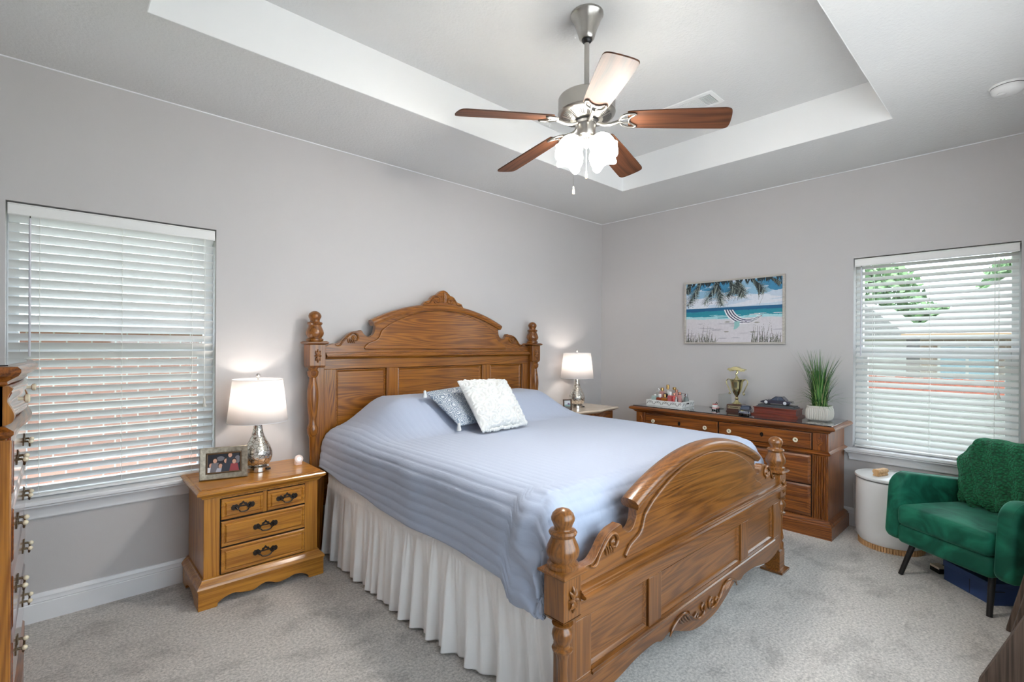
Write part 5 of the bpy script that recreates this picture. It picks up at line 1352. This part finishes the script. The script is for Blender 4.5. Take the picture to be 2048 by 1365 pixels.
for x, y, tx, ty in ((-.205, .075, -.235, .015), (.205, .075, .235, .015), (-.205, .45, -.23, .50), (.205, .45, .23, .50)):
    m = MB(); m.tube([(x, y, .20), (tx, ty, 0)], [.0155, .0125], 12); m.build('leg', BLACKM, chair, smooth=50)

# ---- knitted throw over the backrest
def throw_mat():
    m, nt, b = _mat('green_knit'); N = nt.nodes.new; lk = nt.links.new
    b.inputs['Roughness'].default_value = .9; b.inputs['Sheen Weight'].default_value = .5; b.inputs['Sheen Tint'].default_value = (*lin((60, 200, 140)), 1)
    tc = N('ShaderNodeTexCoord'); v = N('ShaderNodeTexVoronoi'); v.inputs['Scale'].default_value = 75; mp = N('ShaderNodeMapping'); mp.inputs['Scale'].default_value = (1, 1.0, 1.5)
    lk(tc.outputs['Object'], mp.inputs['Vector']); lk(mp.outputs[0], v.inputs['Vector'])
    r = N('ShaderNodeValToRGB'); e = r.color_ramp.elements; e[0].position = .1; e[0].color = (*lin((22, 116, 72)), 1); e[1].position = .7; e[1].color = (*lin((8, 62, 38)), 1)
    lk(v.outputs['Distance'], r.inputs[0]); lk(r.outputs[0], b.inputs['Base Color'])
    bp = N('ShaderNodeBump'); bp.invert = True; bp.inputs['Strength'].default_value = 1; bp.inputs['Distance'].default_value = .012; lk(v.outputs['Distance'], bp.inputs['Height']); lk(bp.outputs[0], b.inputs['Normal'])
    return m
th_root = chair
m = MB(); P = []
path = catm([(.372, .445), (.368, .50), (.385, .60), (.418, .72), (.440, .790), (.475, .822), (.540, .826), (.592, .800), (.606, .72), (.592, .55), (.582, .44)], 5)   # (y, z)
nx = 44
for i, (yy, zz) in enumerate(path):
    row = []; fb = cos(pi * smooth01((i - 22) / 16))
    for j in range(nx + 1):
        q = -1 + 2 * j / nx; wv = .245 - (.035 * smooth01((.56 - zz) / .14) if i < 25 else 0) + .02 * smooth01((.80 - zz) / .1) * smooth01((zz - .58) / .1)
        edge = smooth01((abs(q) - .72) / .28)
        x = q * wv + .02
        y = yy - (.010 * sin(j * .7 + zz * 20) + .014 * noise.noise(Vector((q * 3, zz * 7, 1)))) * fb * .7 + (.030 * edge if fb > 0 else .012 * edge) * fb
        z = zz - .050 * edge * smooth01((zz - .66) / .14) + .008 * noise.noise(Vector((q * 4, zz * 4, 9)))
        if zz < .50 and i < 12: z += .012 * sin(q * 14) ; y -= .02 * abs(sin(q * 9 + 1))
        row.append((x, y, z))
    P.append(row)
m.grid(P)
throw = m.build('throw_blanket', throw_mat(), None, smooth=80, solid=.014, recalc=False)
throw.location = chair.location; throw.rotation_euler = chair.rotation_euler
tag(throw, 'dark green knitted throw blanket draped over the back of the green armchair', 'throw blanket')

# ================================================================== TOWEL WARMER BIN
hx, hy = -.262, -2.640
bin_ = thing('lidded_bin', 'white round lidded bin with a slatted wooden foot beside the dresser', 'bin', (hx, hy, 0))
WHB = plain('white_enamel', (236, 237, 238), .3)
m = MB(); m.lathe([(.155, .030), (.178, .036), (.192, .060), (.198, .110), (.199, .30), (.196, .455), (.190, .462)], segs=56); m.build('drum', WHB, bin_, smooth=40)
m = MB(); m.lathe([(.189, .464), (.203, .466), (.206, .474), (.203, .482), (.194, .486), (.08, .489), (.001, .489)], segs=56); m.build('lid', WHB, bin_, smooth=30)
m = MB(); m.lathe([(.190, .4605), (.200, .4605), (.200, .4665), (.190, .4665)], segs=48); m.build('lid_gap', plain('gasket_grey', (92, 92, 96), .6), bin_)
PLY = wood('pale_ash', (190, 140, 90), (226, 184, 134), 'z', coat=0, rough=.6)
m = MB()
for k in range(72):
    a = 2 * pi * k / 72; c, s = cos(a), sin(a); r0, r1, w = .168, .184, .0052
    m.add([(r * c - q * s, r * s + q * c, z) for z in (0, .034) for r, q in ((r0, -w), (r1, -w), (r1, w), (r0, w))], [(0, 3, 2, 1), (4, 5, 6, 7), (0, 1, 5, 4), (1, 2, 6, 5), (2, 3, 7, 6), (3, 0, 4, 7)])
m.lathe([(.167, 0), (.172, 0), (.172, .033), (.167, .033)], segs=48, cap=False); m.build('slatted_foot', PLY, bin_, smooth=0)
m = MB(); L = [(-.014, 0), (-.010, .012), (-.016, .022), (-.010, .034), (.010, .034), (.016, .022), (.010, .012), (.014, 0)]
m.prism([(a * 1.5, b * 1.35) for a, b in L], lambda a, b, q: (-.085 + .11 * q, a, .489 + b)); m.xf(Matrix.Translation((-.045, .035, 0)) @ Matrix.Rotation(radians(-20), 4, 'Z')); m.build('wooden_handle', PLY, bin_, bevel=.004)
va = math.atan2(-3.3232 - hy, -4.5124 - hx)
m = MB()
for k, w in enumerate((.5, .3, .45, .3, .35, .4, .5)):
    a = va - .06 + k * .017; c, s = cos(a), sin(a); r = .1985; hh = .0035 + .003 * w
    m.add([(r * c - q * s, r * s + q * c, .418 + z) for z in (-hh, hh) for q in (-.0013, .0013)], [(0, 1, 3, 2)])
m.build('maker_mark', PEWTER, bin_, smooth=0, recalc=False)
m = MB(); a = va; m.lathe([(.012, .0), (.012, .0012), (.001, .0014)], (.170 * cos(a), .170 * sin(a), .4875), 20); m.build('power_button', plain('button_ring', (206, 204, 196), .3), bin_, smooth=40)
m = MB(); m.tube(catm([(-.005, -2.372, .33), (-.03, -2.380, .22), (-.035, -2.385, .10), (-.060, -2.400, .012), (-.11, -2.405, .006), (-.14, -2.43, .006), (-.13, -2.48, .006), (-.12, -2.50, .012)], 6), .0032, 8); tag(m.build('power_cord', WHITEP, smooth=60), 'white power cord running down the wall between dresser and round bin', 'cord')

# ================================================================== BOXES UNDER THE CHAIR
BLUEB = plain('navy_cardboard', (50, 76, 128), .7); 
def carton(label, corner, ang, L1, L2, h, mat, lid=.0):
    t = thing('cardboard_box', label, 'box', corner, ang)
    m = MB(); m.box(0, L1, 0, L2, 0, h - lid); m.build('box_body', mat, t, bevel=.002)
    m = MB(); m.box(-.003, L1 + .003, -.003, L2 + .003, h - lid - .002, h); m.build('lid', mat, t, bevel=.002)
    m = MB(); m.box(-.0035, -.0025, L2 * .42, L2 * .42 + .002, .006, h - lid - .004); m.box(-.0035, L1 * .3, -.0035, -.0025, h * .62, h * .62 + .003); m.build('flap_edge', DARKGAP, t, smooth=0)
    return t
carton('large navy blue cardboard box on the carpet under the green armchair', (-.850, -3.160, 0), radians(-45), .22, .295, .118, BLUEB, .03)
t = thing('cardboard_box', 'small flat black and cream box lying behind the blue box under the armchair', 'box', (-.555, -2.900, 0), radians(-45))
m = MB(); m.box(0, .12, -.035, .035, 0, .030); m.build('box_body', BLACKM, t, bevel=.002)
m = MB(); m.box(-.002, .05, -.033, .033, .026, .040); m.build('lid', plain('cream_card', (214, 200, 180), .7), t, bevel=.002)

# ================================================================== TRESTLE LEG AT THE RIGHT EDGE
RUST = wood('weathered_plank', (62, 50, 44), (112, 94, 82), 'z', rough=.7, coat=0)
side = thing('side_table', 'dark weathered wooden side table, only its crossed plank legs show at the right edge', 'table', (-1.64, -3.36, 0))
def plank(p0, p1, w, th, name='leg'):
    p0, p1 = Vector(p0), Vector(p1); d = (p1 - p0).normalized(); s = Vector((0, 1, 0)); s = (s - d * s.dot(d)).normalized(); n = d.cross(s)
    m = MB(); m.loft([[tuple(p + s * a * w / 2 + n * b * th / 2) for a, b in ((-1, -1), (1, -1), (1, 1), (-1, 1))] for p in (p0, p1)])
    return m.build(name, RUST, side, world=True, bevel=.002)
plank((-1.435, -3.238, 0), (-1.435, -3.385, .70), .032, .05)
plank((-1.75, -3.215, 0), (-1.75, -3.50, .70), .11, .045)
plank((-1.10, -3.238, 0), (-1.10, -3.385, .70), .032, .05)
m = MB(); m.box(-1.86, -.98, -3.55, -3.31, .70, .735); m.build('table_top', RUST, side, world=True, bevel=.003)
# ================================================================== CEILING FAN
FX, FY = -2.597, -1.817
fan = thing('ceiling_fan', 'brushed nickel five-blade ceiling fan with lit glass shades', 'ceiling fan', (FX, FY, H2))
Z = lambda z: z - H2
m = MB(); m.lathe([(.001, Z(3.006)), (.080, Z(3.006)), (.080, Z(2.996)), (.074, Z(2.988)), (.070, Z(2.984)), (.062, Z(2.960)), (.050, Z(2.932)), (.042, Z(2.905)), (.036, Z(2.885)), (.030, Z(2.880))], segs=40); m.build('canopy', NICKEL, fan, smooth=35)
m = MB(); m.sphere((0, 0, Z(2.886)), .027, 20, 12); m.build('hanger_ball', BLACKM, fan, smooth=80)
m = MB(); m.tube([(0, 0, Z(2.89)), (0, 0, Z(2.60))], .0125, 20); m.lathe([(.014, Z(2.64)), (.022, Z(2.636)), (.024, Z(2.615)), (.034, Z(2.602))], segs=24); m.build('downrod', NICKEL, fan, smooth=50)
m = MB(); m.lathe([(.030, Z(2.604)), (.120, Z(2.600)), (.134, Z(2.594)), (.139, Z(2.586)), (.139, Z(2.520)), (.141, Z(2.516)), (.139, Z(2.510)), (.128, Z(2.500)), (.072, Z(2.482)), (.060, Z(2.480))], segs=56); mo = m.build('motor_housing', NICKEL, fan, smooth=35)
m = MB()
for k in range(60):
    if k % 12 in (0,): continue
    a = 2 * pi * k / 60; c, s = cos(a), sin(a)
    m.add([(r * c - q * s, r * s + q * c, z) for r, z in ((.080, Z(2.4835)), (.122, Z(2.4970))) for q in (-.0022, .0022)] + [(r * c - q * s, r * s + q * c, z + .004) for r, z in ((.080, Z(2.4835)), (.122, Z(2.4970))) for q in (-.0022, .0022)], [(0, 1, 3, 2), (0, 2, 6, 4), (1, 3, 7, 5), (4, 5, 7, 6), (0, 1, 5, 4), (2, 3, 7, 6)])
m.build('vent_slots', BLACKM, mo, smooth=0)
m = MB(); m.lathe([(.060, Z(2.486)), (.060, Z(2.470)), (.052, Z(2.462))], segs=32); m.build('bearing_ring', BLACKM, fan, smooth=40)
m = MB(); m.lathe([(.046, Z(2.470)), (.046, Z(2.408)), (.040, Z(2.398)), (.026, Z(2.390)), (.020, Z(2.370)), (.012, Z(2.352)), (.006, Z(2.345)), (.001, Z(2.344))], segs=36); m.build('switch_housing', NICKEL, fan, smooth=40)
BLW = wood('walnut_blade', (50, 28, 16), (96, 58, 36), 'x', rough=.55, coat=0, rings=.6); BLW.node_tree.nodes['Principled BSDF'].inputs['Specular IOR Level'].default_value = .3
zb = Z(2.484)
def blade_obj(ang, first=None):
    e = thing_child('blade_arm', fan); e.rotation_euler = (0, 0, ang); return e
BM = None; IRON = plain('satin_nickel_iron', (150, 147, 142), .34, metal=1)
for k in range(5):
    ang = radians(13.5 + 72 * k); e = thing_child('blade_assembly', fan); e.rotation_euler = (0, radians(6.3), ang); e.location = (0, 0, zb)
    if BM is None:
        out = catm([(.200, -.050), (.210, -.058), (.30, -.063), (.45, -.068), (.60, -.071), (.640, -.068), (.656, -.050), (.660, 0), (.656, .050), (.640, .068), (.60, .071), (.45, .068), (.30, .063), (.210, .058), (.200, .050)], 4)
        pitch = Matrix.Rotation(radians(-13), 4, 'X')
        m = MB(); m.prism_z(out, 0, .0055); m.xf(pitch); b1 = m.build('blade', BLW, e, smooth=30)
        m = MB()
        m.tube([(.055, 0, -.012), (.085, 0, -.022), (.120, 0, -.020), (.165, 0, -.006)], [.010, .009, .0085, .010], 10)
        for s in (-1, 1):
            m.tube([tuple(pitch @ Vector(p)) for p in catm([(.160, s * .004, -.005), (.172, s * .030, -.005), (.196, s * .046, -.005), (.226, s * .048, -.004), (.238, s * .040, -.004)], 4)], .0058, 8)
            m.tube([tuple(pitch @ Vector(p)) for p in catm([(.160, s * .004, -.005), (.180, s * .014, -.005), (.204, s * .016, -.004)], 4)], .0040, 8)
            m.tube([tuple(pitch @ Vector(p)) for p in catm([(.204, 0, -.004), (.212, s * .020, -.004), (.236, s * .040, -.004)], 4)], .0045, 8)
        b2 = m.build('blade_iron', IRON, e, smooth=60); BM = (b1, b2)
    else:
        for q in BM: c = q.copy(); COL.objects.link(c); c.parent = e
GLS = translucent('frosted_shade_glass', (250, 250, 248), .6, emis=FAN_SHADE, ecol=(255, 250, 242))
for k in range(4):
    a = math.atan2(-3.3232 - FY, -4.5124 - FX) + radians(45 + 90 * k); e = thing_child('light', fan); e.rotation_euler = (0, 0, a); e.location = (0, 0, Z(2.385))
    m = MB(); m.tube(catm([(.018, 0, .0), (.040, 0, .008), (.060, 0, .004), (.068, 0, -.010)], 4), .0075, 10)
    Mt = Matrix.Translation((.068, 0, -.010)) @ Matrix.Rotation(radians(-36), 4, 'Y')
    m.lathe([(.020, .004), (.024, 0), (.024, -.016), (.018, -.018)], (0, 0, 0), 20, Mt); m.build('lamp_socket', NICKEL, e, smooth=50)
    m = MB(); n = 36; rings = []
    for r, z in ((.020, -.008), (.032, -.012), (.046, -.026), (.055, -.046), (.058, -.068), (.057, -.084), (.058, -.096), (.063, -.108)):
        row = []
        for i in range(n):
            b = 2 * pi * i / n; w = 1 + (.05 * cos(4 * b) * max(0, (-z - .08) / .028)); zz = z - (.010 * cos(4 * b) * max(0, (-z - .08) / .028))
            row.append(tuple(Mt @ Vector((r * w * cos(b), r * w * sin(b), zz))))
        rings.append(row)
    m.loft(rings, cap=False); m.build('glass_shade', GLS, e, smooth=70, solid=.002, recalc=False)
    l = bpy.data.lights.new('fan_bulb', 'POINT'); l.energy = FAN_BULB; l.color = (1, .95, .88); l.shadow_soft_size = .03
    lo = bpy.data.objects.new('fan_bulb', l); COL.objects.link(lo); lo.parent = e; lo.location = Mt @ Vector((0, 0, -.085))
for (dx, dy, z0, z1) in ((-.046, .042, 2.40, 2.122), (-.022, -.018, 2.36, 2.190)):
    m = MB(); m.tube([(dx, dy, Z(z0)), (dx, dy, Z(z1 + .03))], .0014, 6)
    pc = m.build('pull_chain', CHROME, fan)
    m = MB(); m.lathe([(.002, Z(z1 + .036)), (.0055, Z(z1 + .018)), (.0065, Z(z1 + .002)), (.005, Z(z1 - .004))], (dx, dy, 0), 12); m.build('pull_fob', IVORY, pc, smooth=50)

# ================================================================== SMOKE DETECTOR, VENT
t = thing('smoke_detector', 'round white smoke detector on the lower ceiling near the right corner', 'smoke detector', (-.873, -3.212, H))
m = MB(); m.lathe([(.001, 0), (.072, 0), (.072, -.006), (.068, -.010)], segs=40); m.build('base_plate', WHITEP, t, smooth=35)
m = MB(); m.lathe([(.064, -.008), (.066, -.014), (.064, -.030), (.054, -.042), (.030, -.048), (.001, -.049)], segs=40); m.build('cover', WHITEP, t, smooth=40)
m = MB(); m.lathe([(.061, -.0085), (.0655, -.0085), (.0655, -.0125), (.061, -.0125)], segs=40); m.build('gap_ring', DARKGAP, t)
m = MB(); m.lathe([(.018, -.044), (.020, -.047), (.016, -.0505), (.001, -.051)], (-.022, .022, 0), 20)
for k in range(3): m.box(.018 + k * .008, .021 + k * .008, -.02, .02, -.0465, -.0440)
m.build('test_button', WHITEP, t, smooth=40)
t = thing('ceiling_vent', 'white rectangular air vent in the raised ceiling right of the fan', 'vent', (-1.355, -1.735, H2))
m = MB(); w, l = .100, .180
rings = [[(-w + o, -l + o, z), (w - o, -l + o, z), (w - o, l - o, z), (-w + o, l - o, z)] for o, z in ((0, 0), (0, -.004), (.004, -.007), (.026, -.009), (.028, 0))]
n = len(rings); m.add([p for r in rings for p in r], [(i * 4 + j, i * 4 + (j + 1) % 4, ((i + 1) % n) * 4 + (j + 1) % 4, ((i + 1) % n) * 4 + j) for i in range(n) for j in range(4)])
m.build('vent_frame', WHITEP, t, smooth=20)
m = MB(); m.box(-w + .027, w - .027, -l + .027, l - .027, -.0015, -.0002); m.build('vent_duct', plain('duct_dark', (84, 84, 86), .9), t, smooth=0)
m = MB()
for k in range(8): yy = -l + .034 + k * .0085; m.box(-w + .027, w - .027, yy, yy + .0035, -.007, -.0015)
for k in range(11): xx = -w + .031 + k * .0128; m.box(xx, xx + .003, -l + .105, l - .034, -.0075, -.001)
m.box(-w + .027, w - .027, -l + .100, -l + .106, -.008, -.001)
for k in range(26): yy = -l + .112 + k * .0082; m.box(-w + .027, w - .027, yy, yy + .0055, -.0068, -.003)
m.build('louvres', WHITEP, t, smooth=0)
